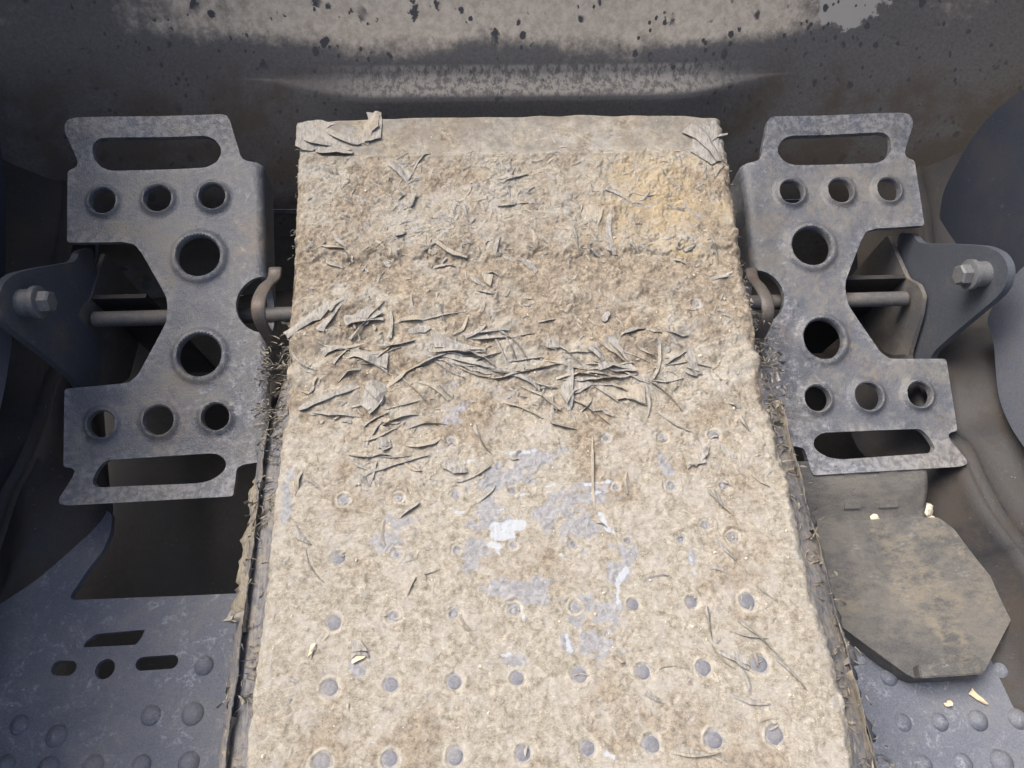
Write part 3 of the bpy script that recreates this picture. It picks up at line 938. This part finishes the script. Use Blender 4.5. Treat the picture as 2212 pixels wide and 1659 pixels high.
# rubber studs showing through: (u, v, radius in photo pixels)
STUDS = [(742, 1080, 13), (862, 1075, 10), (985, 1068, 11), (1107, 1060, 9), (1450, 1050, 11), (1563, 1047, 11),
         (732, 1205, 15), (856, 1196, 12), (987, 1188, 10), (1108, 1178, 9), (1240, 1178, 9), (1358, 1168, 9), (1472, 1163, 10), (1585, 1160, 12), (1525, 1133, 11),
         (722, 1345, 17), (848, 1332, 13), (982, 1325, 12), (1112, 1316, 14), (1243, 1312, 13), (1368, 1305, 14), (1495, 1300, 14), (1616, 1298, 18),
         (712, 1487, 19), (845, 1480, 17), (982, 1472, 17), (1118, 1465, 16), (1253, 1457, 18), (1390, 1450, 17), (1520, 1443, 18), (1642, 1435, 20),
         (695, 1647, 21), (842, 1640, 19), (983, 1634, 19), (1130, 1628, 18), (1270, 1617, 18), (1408, 1608, 19), (1543, 1597, 20), (1675, 1588, 21),
         (976, 955, 10), (1310, 945, 9), (1432, 945, 10), (1542, 940, 13), (1330, 1052, 8), (1505, 655, 8)]
ST = []
rimp = np.zeros((NY, NX))
for u, v, r in STUDS:
    p = hump_pt(u, v)
    rr = abs(hump_pt(u + r, v).x - p.x)
    ST.append((p.x, p.y, rr))
    d = np.hypot(XX - p.x, YY - p.y)
    big = rr > .0033
    w = np.exp(-(np.maximum(d - rr * 1.1, 0) / (rr * .95)) ** 2)
    e = d + .0006 * BN
    H[:] = H * (1 - .75 * w * (d < rr * 3))
    H += w * (.00042 * np.cos(2 * np.pi * e / .0021) if not big else .00030 * np.cos(2 * np.pi * (e - rr * 1.25) / (rr * .55)) * np.exp(-((d - rr * 1.2) / (rr * .4)) ** 2)) * (d < rr * 3)
    H += .0006 * np.exp(-((d - rr * 2.0) / (rr * .25)) ** 2) * np.clip(.3 + BN * .7, 0, 1.3) * (not big)
    H -= .0010 * sig((rr * 1.02 - d) / .0003)
    rim = np.exp(-((d - rr * 1.22) / (rr * .25)) ** 2)
    np.maximum(rimp, rim * np.clip(.75 + .4 * BN, 0, 1), out=rimp)
    brown[:] = brown * (1 - .9 * rim) + .35 * np.exp(-((d - rr * 1.75) / (rr * .3)) ** 2) * np.clip(BN, 0, 1)
    grey[:] = grey * (1 - rim * .9)
    grey[:] = np.where(d < rr * 1.05, np.maximum(grey, .7), grey)

# rounded shoulders along both sides, chewed edge
edge = HW - np.abs(XX) + .0006 * fn(.004) + .0008 * fn(.015)
H -= .0040 * np.clip(1 - edge / .006, 0, 1.2) ** 2
brown += .35 * np.exp(-(edge / .004) ** 2) * np.clip(.3 + BN, 0, 1)
ZZ = base_z(GY)[:, None] + H

def hz(x, y):
    i = min(max((y - Y0) / DX, 0), NY - 2); j = min(max((x + HW) / (GX[1] - GX[0]), 0), NX - 2)
    return float(ZZ[int(i), int(j)])

def make_hump():
    root = empty('floor_hump', (0, .1, FZ))
    tag(root, 'wide floor hump between the pedals under a torn, mud-caked tan covering', 'floor hump')
    off = np.array([0, .1, FZ])
    # covering: dense sheet, far edge turned down at the front wall
    wob = .0006 * np.interp(GX, np.linspace(-HW, HW, 24), RNG.standard_normal(24))
    ygrid = YY.copy()
    k = np.clip((GY - (Y1 - .03)) / .03, 0, 1)[:, None]
    ygrid += k * (wob[None, :] - .004 * (np.abs(XX) / HW) ** 4)
    vs = np.stack([XX, ygrid, ZZ], -1).reshape(-1, 3)
    back = np.stack([GX, ygrid[-1] + .002, ZZ[-1] - .002], -1); back2 = np.stack([GX, ygrid[-1] + .003, ZZ[-1] * 0 - .0], -1)
    vs = np.concatenate([vs, back, back2]) - off
    idx = np.arange((NY + 2) * NX).reshape(NY + 2, NX)
    fs = np.stack([idx[:-1, :-1], idx[:-1, 1:], idx[1:, 1:], idx[1:, :-1]], -1).reshape(-1, 4)
    me = bpy.data.meshes.new('covering')
    me.vertices.add(len(vs)); me.vertices.foreach_set('co', vs.astype(np.float32).ravel())
    me.loops.add(fs.size); me.loops.foreach_set('vertex_index', fs.astype(np.int32).ravel())
    me.polygons.add(len(fs)); me.polygons.foreach_set('loop_start', np.arange(0, fs.size, 4, dtype=np.int32))
    me.update(calc_edges=True)
    me.polygons.foreach_set('use_smooth', np.ones(len(fs), dtype=bool))
    def att(name, a, b, c):
        A = np.stack([np.clip(a, 0, 1), np.clip(b, 0, 1), np.clip(c, 0, 1), np.ones_like(a)], -1)
        A = np.concatenate([A, A[-1:], A[-1:]]).reshape(-1, 4)
        at = me.attributes.new(name, 'FLOAT_COLOR', 'POINT')
        at.data.foreach_set('color', A.astype(np.float32).ravel())
    att('wear', grey, white, brown)
    att('tone', ochre, smoothz, rimp)
    me.materials.append(M_COVER)
    o = bpy.data.objects.new('covering', me); COL.objects.link(o); o.parent = root
    # sloping sides of the hump
    for sg in (-1, 1):
        rows = []
        for dx, dz in ((-.004, -.004), (.0005, -.0054), (.0030, -.0072), (.0045, -.0078), (.0080, -.0092), (.0100, -.0112), (.0120, -.0112), (.0155, -.016), (.021, -.030), (.030, -.065), (.042, -.105), (.050, -.131)):
            row = []
            for y in np.linspace(Y0, Y1, 260):
                z = float(base_z(y))
                nn = math.sin(y * 41 + sg + dz * 120) * .3 + math.sin(y * 97 + dz * 260) * .12
                kz = 1 if dz > -.1 else 0
                shrink = 1 - .88 * min(1, max(0, (y - .14) / .05))
                row.append((sg * (HW + dx * shrink + nn * .0012 * kz), y - .1, (z if dz > -.05 else z * max(0, 1 - (-dz - .05) / .08)) + dz + nn * .0012 * kz - FZ))
            rows.append(row)
        ribbon('skirt', rows, M_SKIRT, root, 70)
    # studs
    bm = bmesh.new()
    lathe(bm, (0, 0, -.0016), (0, 0, 1), [(0, 1.0), (.0010, 1.0), (.0014, .93), (.0017, .75), (.00185, .45), (.0019, .1)], 22)
    first = bm_obj('stud', bm, M_STUD, root, 60)
    for i, (x, y, r) in enumerate(ST):
        st = first if i == 0 else first.copy()
        if i: COL.objects.link(st)
        st.parent = root
        i0 = int((y - Y0) / DX); j0 = int((x + HW) / DX)
        zz = float(ZZ[max(0, i0 - 2):i0 + 3, j0 - 2:j0 + 3].mean()) if 0 <= i0 < NY else 0
        st.location = (x, y - .1, zz - FZ + (.0002 if r > .0033 else -.0004))
        st.scale = (r, r * random.uniform(.94, 1.04), 1)
        st.rotation_euler = (random.uniform(-.06, .06), random.uniform(-.06, .06), random.uniform(0, 6))
    return root
HUMP = make_hump()
HOFF = Vector((0, .1, FZ))

# ---- torn flakes of the covering
def flake_geo(L, W, lift, curl, rnd, nseg=5, taper=.8, twist=0.0, thick=.00035, fold=.0, side=None):
    """torn scrap of sheet: hinged on the surface along one side, creased, ragged outline. local x along, y across, z up"""
    kind = rnd.random()
    vs, fs, rows = [], [], []
    peak = rnd.uniform(.25, .75)
    crease = rnd.uniform(-.3, .3)
    bow = rnd.uniform(-.12, .12) * L
    side = side or rnd.choice((-1, 1))
    for i in range(nseg + 1):
        t = i / nseg
        if kind < .45: w = W * (1 - taper * t)                                    # pointed strip
        elif kind < .75: w = W * (1 - taper * (abs(t - peak) / max(peak, 1 - peak)) ** 1.1)   # triangle
        else: w = W * (.8 if 0 < i < nseg else .45)                              # stubby scrap
        w = max(w * rnd.uniform(.75, 1.2), W * .10)
        x = L * t
        zc = lift * (1 - abs(2 * t - 1) ** 1.5) * rnd.uniform(.6, 1.2) + curl * t * t
        yc = bow * 4 * t * (1 - t) + fold * W * t
        row = []
        for s in (-1, crease, 1):
            y = yc + s * w / 2
            q = (s * side + 1) / 2                                              # 0 on the hinge side, 1 on the free side
            up = zc * (.15 + .85 * q) + twist * q * w * .8 + (.18 * w if s == crease else 0)
            row.append((x + rnd.uniform(-.25, .25) * L / nseg, y + rnd.uniform(-.08, .08) * w, max(up, -.0006) if curl >= 0 else up))
        rows.append(row)
    n = (nseg + 1) * 3
    for r in rows: vs += r
    vs += [(x, y, z - thick) for r in rows for x, y, z in r]
    for i in range(nseg):
        for j in range(2):
            a = i * 3 + j
            fs.append((a, a + 3, a + 4, a + 1)); fs.append((n + a, n + a + 1, n + a + 4, n + a + 3))
        a = i * 3; fs.append((a, n + a, n + a + 3, a + 3))
        a = i * 3 + 2; fs.append((a, a + 3, n + a + 3, n + a))
    for j in range(2):
        fs.append((j, j + 1, n + j + 1, n + j)); a = nseg * 3 + j; fs.append((a, n + a, n + a + 1, a + 1))
    return vs, fs

def seat(vs, x, y, ang, z=None, up=0.0):
    c, s = math.cos(ang), math.sin(ang)
    out = []
    for a, b, h in vs:
        X, Y = x + a * c - b * s, y + a * s + b * c
        g = z if z is not None else max(hz(X, Y), float(base_z(Y)) + .0002)
        out.append((X, Y, g + h + up))
    return out

PARTS = 0
def flake_px(u0, v0, u1, v1, w, lift=1.0, mat=None, curl=None, taper=None):
    """one traced flake between two photo points"""
    global PARTS
    a = hump_pt(u0, v0); b = hump_pt(u1, v1)
    L = math.hypot(b.x - a.x, b.y - a.y); W = w * .00027
    rnd = random.Random(int(u0 * 7 + v0 * 13 + w))
    ang = math.atan2(b.y - a.y, b.x - a.x)
    lf = lift * rnd.uniform(.0008, .0022)
    vs, fs = flake_geo(L, W, lf, rnd.uniform(-.0003, .0016) if curl is None else curl, rnd, max(4, int(L / .004)), rnd.uniform(.5, .92) if taper is None else taper, rnd.uniform(.0, .45), fold=rnd.uniform(-.3, .3), side=-1 if math.cos(ang) > 0 else 1)
    vs = [Vector(p) - HOFF for p in seat(vs, a.x, a.y, ang)]
    mesh_obj('torn_flake', vs, fs, mat or (M_FLAKE if rnd.random() < .9 else M_FLAKE_TAN), HUMP, True, 24)
    PARTS += 1

FL_PX = [(617, 725, 747, 638, 24), (691, 722, 734, 659, 20), (744, 693, 829, 683, 26), (840, 730, 842, 675, 15), (853, 701, 911, 693, 18), (892, 683, 895, 632, 9), (882, 717, 929, 720, 18),
         (932, 730, 1051, 765, 32, 2), (940, 759, 1072, 802, 26, 2), (958, 778, 1064, 807, 12, 1.5), (697, 762, 755, 751, 18), (760, 762, 879, 749, 14), (760, 767, 840, 799, 34), (718, 794, 755, 751, 13),
         (837, 836, 956, 773, 12, 1.6), (646, 884, 773, 836, 18), (795, 828, 834, 868, 44, 1.5), (795, 890, 834, 864, 20), (787, 921, 837, 894, 9), (776, 950, 850, 931, 14), (813, 955, 842, 955, 36), (755, 984, 813, 984, 9),
         (792, 1024, 927, 984, 13), (768, 998, 802, 1016, 14), (1025, 918, 1059, 984, 11), (1003, 730, 1051, 706, 18), (977, 733, 1009, 683, 11), (958, 651, 972, 717, 7),
         (1097, 730, 1155, 722, 8), (1097, 804, 1169, 841, 18, 1.6), (1097, 783, 1171, 773, 9), (1229, 775, 1230, 889, 17, 2.2), (1230, 889, 1245, 922, 8), (1237, 788, 1277, 799, 10), (1269, 751, 1304, 788, 24, 1.6),
         (1304, 736, 1356, 786, 20, 1.6), (1293, 794, 1372, 804, 22, 1.8), (1245, 820, 1375, 812, 14, 1.6), (1235, 849, 1282, 831, 18), (1240, 863, 1317, 923, 7, 1.5), (1282, 836, 1335, 868, 14), (1388, 820, 1473, 889, 9, 1.3),
         (1393, 831, 1399, 902, 13), (1335, 733, 1393, 712, 13), (1393, 712, 1425, 728, 11), (1425, 717, 1488, 727, 8), (1378, 815, 1483, 815, 7), (1483, 762, 1507, 810, 30), (1478, 805, 1505, 816, 12), (1348, 857, 1393, 878, 15),
         (1251, 892, 1280, 857, 6), (1568, 870, 1600, 881, 12), (1600, 902, 1621, 934, 12), (1478, 994, 1520, 987, 40), (1530, 960, 1500, 1010, 18),
         (788, 314, 823, 245, 36, 1.2), (685, 327, 762, 330, 30), (704, 282, 773, 316, 15), (660, 300, 730, 326, 34), (847, 361, 889, 396, 26), (892, 382, 929, 337, 6), (858, 441, 876, 425, 6), (884, 456, 897, 425, 18), (852, 509, 878, 507, 22),
         (910, 549, 963, 504, 9), (945, 528, 1011, 562, 18), (1082, 401, 1138, 380, 11), (1069, 554, 1079, 515, 13), (722, 512, 749, 541, 12), (693, 536, 746, 546, 10), (706, 565, 744, 578, 14),
         (1491, 279, 1550, 356, 50, .8), (1526, 319, 1571, 290, 13, 1.5), (1542, 388, 1566, 361, 7), (1309, 412, 1362, 446, 13), (1383, 438, 1401, 417, 8), (1240, 496, 1251, 546, 11), (1322, 457, 1327, 549, 15), (1269, 533, 1290, 557, 12),
         (1309, 536, 1330, 557, 14), (1356, 523, 1378, 549, 11), (1534, 517, 1552, 576, 9), (1531, 605, 1573, 597, 13), (1454, 562, 1481, 576, 8), (1113, 441, 1158, 446, 9), (1475, 545, 1502, 535, 13),
         (1457, 1622, 1554, 1625, 12), (1457, 1625, 1570, 1655, 13), (1597, 1341, 1688, 1421, 8), (1674, 1421, 1738, 1485, 8), (1577, 1364, 1661, 1381, 8), (1554, 1408, 1617, 1438, 16), (1600, 1441, 1621, 1502, 8),
         (1577, 1501, 1664, 1522, 12), (1631, 1260, 1677, 1297, 6), (1537, 1391, 1590, 1448, 6), (1527, 1314, 1540, 1384, 12), (760, 1408, 797, 1408, 28), (1560, 1100, 1540, 1060, 9), (1530, 1060, 1575, 1110, 9),
         (800, 1050, 770, 1020, 14), (795, 1045, 812, 1000, 12), (862, 1120, 905, 1085, 9), (640, 1140, 672, 1180, 16), (660, 1190, 700, 1260, 7), (960, 1000, 1010, 1020, 22), (985, 1040, 1060, 1010, 8), (1020, 1090, 1070, 1050, 8),
         (630, 760, 690, 800, 8), (1160, 700, 1200, 688, 10), (1180, 740, 1205, 752, 22), (1020, 600, 1060, 622, 14), (1045, 590, 1080, 598, 8), (1118, 440, 1075, 452, 6)]
for p in FL_PX:
    flake_px(*p)
for p in ((893, 828, 972, 865, 15), (1283, 1095, 1280, 950, 6), (667, 1420, 680, 1392, 14), (990, 1330, 1020, 1365, 12), (878, 1290, 900, 1250, 9), (640, 1060, 655, 1020, 12), (1330, 1420, 1350, 1428, 10), (1622, 1398, 1634, 1440, 7), (1290, 1128, 1310, 1140, 9), (1097, 990, 1120, 992, 6)):
    flake_px(*p, 1.0, M_FLAKE_TAN)
# many more small ones: dense in the wrinkled belt and along the lifted edge, sparse elsewhere
rnd = random.Random(77)
def pick():
    r = rnd.random()
    if r < .25: return rnd.uniform(-.125, .125), rnd.gauss(.185, .035)
    if r < .62: return rnd.uniform(-.13, .13), rnd.uniform(.25, .318)
    if r < .72: return rnd.uniform(-.13, .13), rnd.gauss(.247, .004)
    if r < .80: return rnd.gauss(-.075, .015), rnd.uniform(.06, .15)
    if r < .88: return rnd.gauss(.10, .02), rnd.uniform(-.04, .13)
    return rnd.uniform(-.13, .13), rnd.uniform(-.05, .2)
def patch_px(poly, lift, mat, thick=.0004):
    """larger torn piece, hinged along its far side with the near side lifted"""
    global PARTS
    P = [hump_pt(*p) for p in poly]
    rnd = random.Random(int(poly[0][0] * 3 + poly[0][1]))
    o = [(p.x, p.y) for p in P]
    ol = [(x + rnd.uniform(-.0003, .0003), y + rnd.uniform(-.0003, .0003)) for x, y in resample(o, .0028)]
    y1 = max(p[1] for p in o); y0 = min(p[1] for p in o)
    a, b, c, d = (rnd.uniform(150, 420) for _ in range(4))
    def mp(x, y, t):
        g = max(hz(x, y), float(base_z(y)) + .0002)
        k = max(0.0, (y1 - y) / (y1 - y0 + 1e-6))
        z = float(base_z(y)) * .5 + g * .5 + .0006 + .7 * lift * k ** 1.3 + .0006 * abs(math.sin(x * a + y * b)) + .0004 * abs(math.sin(x * c - y * d))
        return (x, y - HOFF.y, max(z, g + .0002) - t - HOFF.z)
    sheet('torn_patch', ol, [], .0024, thick, mp, mat, HUMP, sharp=30)
    PARTS += 1
for poly, lift, mm in (
    ([(639, 319), (643, 269), (685, 263), (727, 271), (704, 282), (714, 298), (762, 330), (688, 327), (664, 332)], .0010, M_FLAKE),
    ([(701, 279), (759, 300), (783, 316), (772, 319), (719, 300)], .0014, M_FLAKE),
    ([(786, 314), (788, 285), (799, 266), (791, 246), (812, 248), (825, 246), (826, 271), (823, 306)], .0022, M_FLAKE),
    ([(1491, 282), (1520, 271), (1544, 263), (1550, 298), (1550, 355), (1534, 364), (1489, 335), (1494, 306)], .0016, M_FLAKE),
    ([(795, 828), (834, 868), (797, 892), (779, 878)], .0030, M_FLAKE), ([(760, 767), (840, 759), (837, 802)], .0030, M_FLAKE), ([(795, 664), (829, 677), (808, 691), (747, 693)], .0016, M_FLAKE),
    ([(932, 728), (998, 746), (1051, 765), (940, 757)], .0040, M_FLAKE), ([(940, 759), (1011, 773), (1072, 802), (1025, 794), (951, 775)], .0030, M_FLAKE),
    ([(1288, 836), (1391, 833), (1393, 876), (1349, 865), (1330, 868)], .0022, M_FLAKE_TAN), ([(1293, 794), (1362, 788), (1375, 807), (1322, 807)], .0030, M_FLAKE),
    ([(1267, 754), (1288, 744), (1304, 786), (1293, 773)], .0030, M_FLAKE), ([(1304, 733), (1327, 730), (1356, 786), (1335, 762)], .0026, M_FLAKE),
    ([(1208, 852), (1216, 828), (1235, 823), (1280, 831), (1240, 849), (1224, 878)], .0034, M_FLAKE), ([(707, 656), (736, 651), (718, 680), (697, 667)], .0024, M_FLAKE),
    ([(815, 948), (842, 950), (846, 968), (828, 978), (820, 964)], .0014, M_FLAKE), ([(960, 995), (1000, 1000), (1010, 1024), (980, 1026), (955, 1012)], .0014, M_FLAKE),
    ([(850, 362), (864, 360), (892, 384), (884, 398), (860, 382)], .0016, M_FLAKE), ([(853, 490), (870, 494), (878, 508), (852, 511)], .0014, M_FLAKE_TAN), ([(1075, 400), (1120, 378), (1140, 380), (1108, 392)], .0026, M_FLAKE_TAN),
    ([(760, 1384), (779, 1382), (797, 1408), (757, 1410)], .0022, M_FLAKE), ([(760, 1414), (794, 1412), (788, 1424), (762, 1436)], .0012, M_CHIP), ([(672, 1394), (684, 1390), (684, 1404), (668, 1420)], .0014, M_CHIP),
    ([(1484, 756), (1494, 752), (1508, 806), (1480, 800)], .0018, M_FLAKE), ([(1480, 986), (1520, 978), (1524, 1004), (1478, 1008)], .0016, M_FLAKE), ([(1556, 1405), (1600, 1408), (1618, 1440), (1590, 1432)], .0014, M_FLAKE),
    ([(1040, 590), (1066, 598), (1060, 622), (1046, 612)], .0012, M_FLAKE_TAN), ([(1250, 460), (1288, 446), (1300, 470), (1262, 492)], .0010, M_FLAKE_TAN), ([(1190, 735), (1206, 732), (1208, 756), (1184, 756)], .0020, M_FLAKE)):
    patch_px(poly, lift, mm)
# tangle of crumpled strips lying across the belt
rnd = random.Random(31)
for i in range(62):
    q = rnd.random()
    u, v = (rnd.gauss(960, 130), rnd.gauss(775, 40)) if q < .5 else ((rnd.gauss(1300, 90), rnd.gauss(815, 38)) if q < .8 else (rnd.gauss(800, 60), rnd.gauss(930, 60)))
    a = rnd.gauss(.25, .45) if q < .8 else rnd.gauss(-.3, .5)
    L = rnd.uniform(40, 125)
    flake_px(u, v, u + L * math.cos(a), v + L * math.sin(a) * .85, rnd.uniform(5, 13), rnd.uniform(.5, 1.9), M_FLAKE if rnd.random() < .85 else M_FLAKE_TAN)
rnd = random.Random(77)
while PARTS < 290:
    x, y = pick()
    if abs(x) > .134 or y > .335: continue
    L = rnd.uniform(.005, .015); W = rnd.uniform(.0012, .0045)
    vs, fs = flake_geo(L, W, rnd.uniform(.0003, .0016), rnd.uniform(-.0004, .0018), rnd, 5, rnd.uniform(.4, .95), rnd.uniform(-.4, .4))
    a = rnd.gauss(-.5, .5) if rnd.random() < .6 else rnd.uniform(0, 6.28)
    vs = [Vector(p) - HOFF for p in seat(vs, x, y, a)]
    mesh_obj('torn_flake', vs, fs, rnd.choice([M_FLAKE, M_FLAKE_TAN]), HUMP, True, 24)
    PARTS += 1

def joined(name, items, mat, parent, off):
    V, F = [], []
    for vs, fs in items:
        b = len(V)
        V += [Vector(p) - off for p in vs]
        F += [tuple(i + b for i in f) for f in fs]
    o = mesh_obj(name, V, F, mat, parent, True, 50)
    o['kind'] = 'stuff'
    return o
for mat, cnt, seed in ((M_FLAKE_TAN, 800, 3), (M_FLAKE, 900, 4)):
    rnd = random.Random(seed)
    it = []
    while len(it) < cnt:
        x, y = pick() if rnd.random() < .5 else (rnd.uniform(-.136, .136), rnd.uniform(-.06, .33))
        if abs(x) > .136 or y > .332 or (y < .1 and rnd.random() < .6): continue
        kk = 1.6 if y > .25 else 1.0
        vs, fs = flake_geo(kk * rnd.uniform(.0015, .006), rnd.uniform(.0004, .0020), kk * rnd.uniform(.0, .0004), rnd.uniform(-.0002, .0003), rnd, 3, rnd.uniform(.3, .9), rnd.uniform(-.3, .3), thick=.0002)
        it.append((seat(vs, x, y, rnd.uniform(0, 6.28)), fs))
    joined('fine_flakes', it, mat, HUMP, HOFF)
# pale grit scattered over the covering
rnd = random.Random(8)
it = []
for _ in range(170):
    x, y = rnd.uniform(-.135, .135), rnd.uniform(-.05, .335)
    r = rnd.choice([.0003, .0004, .0005, .0006, .0009])
    z = hz(x, y) + r * .5
    v = [(x + r * math.cos(k * 1.257 + 1) * rnd.uniform(.6, 1.3), y + r * math.sin(k * 1.257 + 1) * rnd.uniform(.6, 1.3), z + rnd.uniform(-.2, .2) * r) for k in range(5)] + [(x, y, z + r), (x, y, z - r)]
    it.append((v, [(k, (k + 1) % 5, 5) for k in range(5)] + [((k + 1) % 5, k, 6) for k in range(5)]))
joined('grit', it, M_CRUMB, HUMP, HOFF)

# frayed edges hanging down both sides
def fringe(sg, seed, dens):
    rnd = random.Random(seed)
    it, dk = [], []
    tufts = [rnd.uniform(-.05, .24) for _ in range(9)]
    for _ in range(dens):
        q = rnd.random()
        y = rnd.uniform(-.06, .335) if q < .4 else (rnd.gauss(.165, .025) if q < .75 else rnd.choice(tufts) + rnd.gauss(0, .004))
        if y > .335: continue
        L = rnd.uniform(.0008, .0035) if y > .21 else rnd.uniform(.002, .0065) * (1 if rnd.random() < .75 else 1.5)
        W = rnd.uniform(.00025, .0006) if rnd.random() < .9 else rnd.uniform(.0008, .0018)
        vs, fs = flake_geo(L, W, rnd.uniform(-.0005, .0010), -rnd.uniform(.1, .8) * L, rnd, 5, rnd.uniform(.4, .9), rnd.uniform(-.8, .8), thick=.00025, fold=rnd.uniform(-1, 1))
        a = (0 if sg > 0 else math.pi) + rnd.gauss(0, .75)
        z = float(base_z(y)) - .004 - rnd.uniform(0, .004)
        it_ = (seat(vs, sg * (HW - .001 + (rnd.uniform(0, .003) if y > .2 or rnd.random() < .4 else rnd.uniform(.002, .016))), y, a, z), fs)
        (it if rnd.random() < .85 else dk).append(it_)
    joined('frayed_edge', it, M_FRAY, HUMP, HOFF)
    joined('frayed_edge', dk, M_FLAKE_DARK, HUMP, HOFF)
fringe(-1, 21, 420)
fringe(1, 22, 380)

def side_flap(sg, y0, y1, out0, out1, zdrop, mat, seed, inner=.010):
    """ragged hanging flap of covering along the side of the hump"""
    rnd = random.Random(seed)
    n = max(6, int(abs(y1 - y0) / .0022))
    vs = []
    wv = 0.0
    for i in range(n + 1):
        t = i / n
        y = y0 + (y1 - y0) * t
        fade = min(1, min(t, 1 - t) * 9 + .3)
        wv = .86 * wv + .14 * rnd.uniform(-1, 1) * 2.4
        o = (out0 + (out1 - out0) * t) * fade * (1 + .22 * wv + rnd.uniform(-.05, .05))
        z0 = float(base_z(y)) - .0055
        for k in (0, .35, .7, 1):
            x = HW + inner + (o - inner) * k + rnd.uniform(-.0003, .0003)
            z = z0 - zdrop * (k ** .8) + rnd.uniform(-.0005, .0005) + .0012 * math.sin(k * 3 + i * .35)
            vs.append((sg * x, y + rnd.uniform(-.001, .001), z))
    m = len(vs)
    vs += [(x - sg * .0002, y, z - .0006) for x, y, z in vs]
    fs = []
    for i in range(n):
        for j in range(3):
            a = i * 4 + j
            fs += [(a, a + 1, a + 5, a + 4), (m + a, m + a + 4, m + a + 5, m + a + 1)]
        a = i * 4 + 3; fs.append((a, m + a, m + a + 4, a + 4))
        a = i * 4; fs.append((a, a + 4, m + a + 4, m + a))
    for j in range(3):
        fs.append((j, m + j, m + j + 1, j + 1)); a = n * 4 + j; fs.append((a, a + 1, m + a + 1, m + a))
    mesh_obj('side_flap', [Vector(p) - HOFF for p in vs], fs, mat, HUMP, True, 60)
for a in ((-1, .175, .030, .015, .023, .016, M_FRAY, 1), (-1, .110, .040, .013, .018, .010, M_SKIRT, 2), (-1, .040, -.085, .020, .018, .020, M_SKIRT, 3), (-1, .062, .036, .022, .025, .018, M_FLAKE, 4), (-1, -.01, -.085, .014, .014, .012, M_FRAY, 5),
          (1, .150, .050, .010, .018, .014, M_FRAY, 6), (1, .110, .070, .014, .018, .012, M_SKIRT, 7), (1, .055, -.085, .019, .018, .020, M_SKIRT, 8), (1, .020, .000, .021, .023, .020, M_FLAKE, 9), (1, -.004, -.085, .014, .014, .012, M_FRAY, 10)):
    side_flap(*a)

# ------------------------------------------------------------------ crumbs and chips lying about
def lump(name, p, r, mat, label, cat, group, seed, flat=.7, sx=1.0, ang=0.0):
    rnd = random.Random(seed)
    bm = bmesh.new()
    bmesh.ops.create_icosphere(bm, subdivisions=3, radius=1.0)
    w = [Vector((rnd.uniform(-1, 1), rnd.uniform(-1, 1), rnd.uniform(-1, 1))).normalized() for _ in range(14)]
    for v in bm.verts:
        n = v.co.normalized()
        k = .85 + .9 * max(0, max(n.dot(q) for q in w[:7]) - .62) - 1.4 * max(0, max(n.dot(q) for q in w[7:]) - .75) + rnd.uniform(-.09, .09)
        v.co = Vector((n.x * k * sx, n.y * k, n.z * k * flat)) * r
    zmin = min(v.co.z for v in bm.verts)
    for v in bm.verts: v.co.z = max(v.co.z, zmin * .55) - zmin * .55
    o = bm_obj(name, bm, mat, None, 60)
    o.location = p
    o.rotation_euler = (0, 0, ang)
    return tag(o, label, cat, group)
g = 'pale crumbs on the footrest'
lump('crumb', onz(1880, 1117, ZT + .002), .0052, M_CRUMB, 'rounded cream crumb against the ribbed back of the footrest', 'crumb', g, 1)
lump('crumb', onz(1926, 1112, ZT + .002), .0026, M_CRUMB, 'tiny pale crumb left of the cream splinter on the footrest', 'crumb', g, 2)
lump('splinter', onz(1948, 1117, ZT + .002), .0030, M_CRUMB, 'thin cream splinter lying at the back of the footrest', 'splinter', g, 3, .4, 3.4, -.35)
lump('crumb', onz(2000, 1103, ZT + .003), .0046, M_CRUMB, 'knobbly white crumb at the far right corner of the footrest', 'crumb', g, 4, .9)
lump('splinter', onz(2014, 1124, ZT + .002), .0030, M_CRUMB, 'curved pale sliver just below the knobbly white crumb', 'splinter', g, 5, .4, 2.4, -.9)
lump('crumb', onz(1845, 1122, ZT + .002), .0022, M_CRUMB, 'smallest pale crumb, nearest the torn covering on the footrest', 'crumb', g, 6, .5, 1.6, .3)
g = 'straw chips on the floor'
def chip(u, v, L, W, ang, label, seed):
    rnd = random.Random(seed)
    p = onz(u, v, FZ)
    vs, fs = flake_geo(L, W, .0012, .001, rnd, 6, .9, .2, thick=.0005)
    vs = [(x - L / 2, y, z + .0014) for x, y, z in vs]
    o = mesh_obj('straw_chip', vs, fs, M_CHIP, None, True, 50)
    o.location = (p.x, p.y, FZ); o.rotation_euler = (0, 0, ang)
    tag(o, label, 'straw chip', g)
chip(2112, 1508, .012, .004, -.8, 'largest tan straw chip on the floor below the footrest', 1)
chip(2045, 1520, .005, .004, .3, 'small tan chip left of the largest straw chip', 2)
chip(2170, 1408, .006, .0035, -.6, 'small tan chip right of the footrest near its end bar', 3)
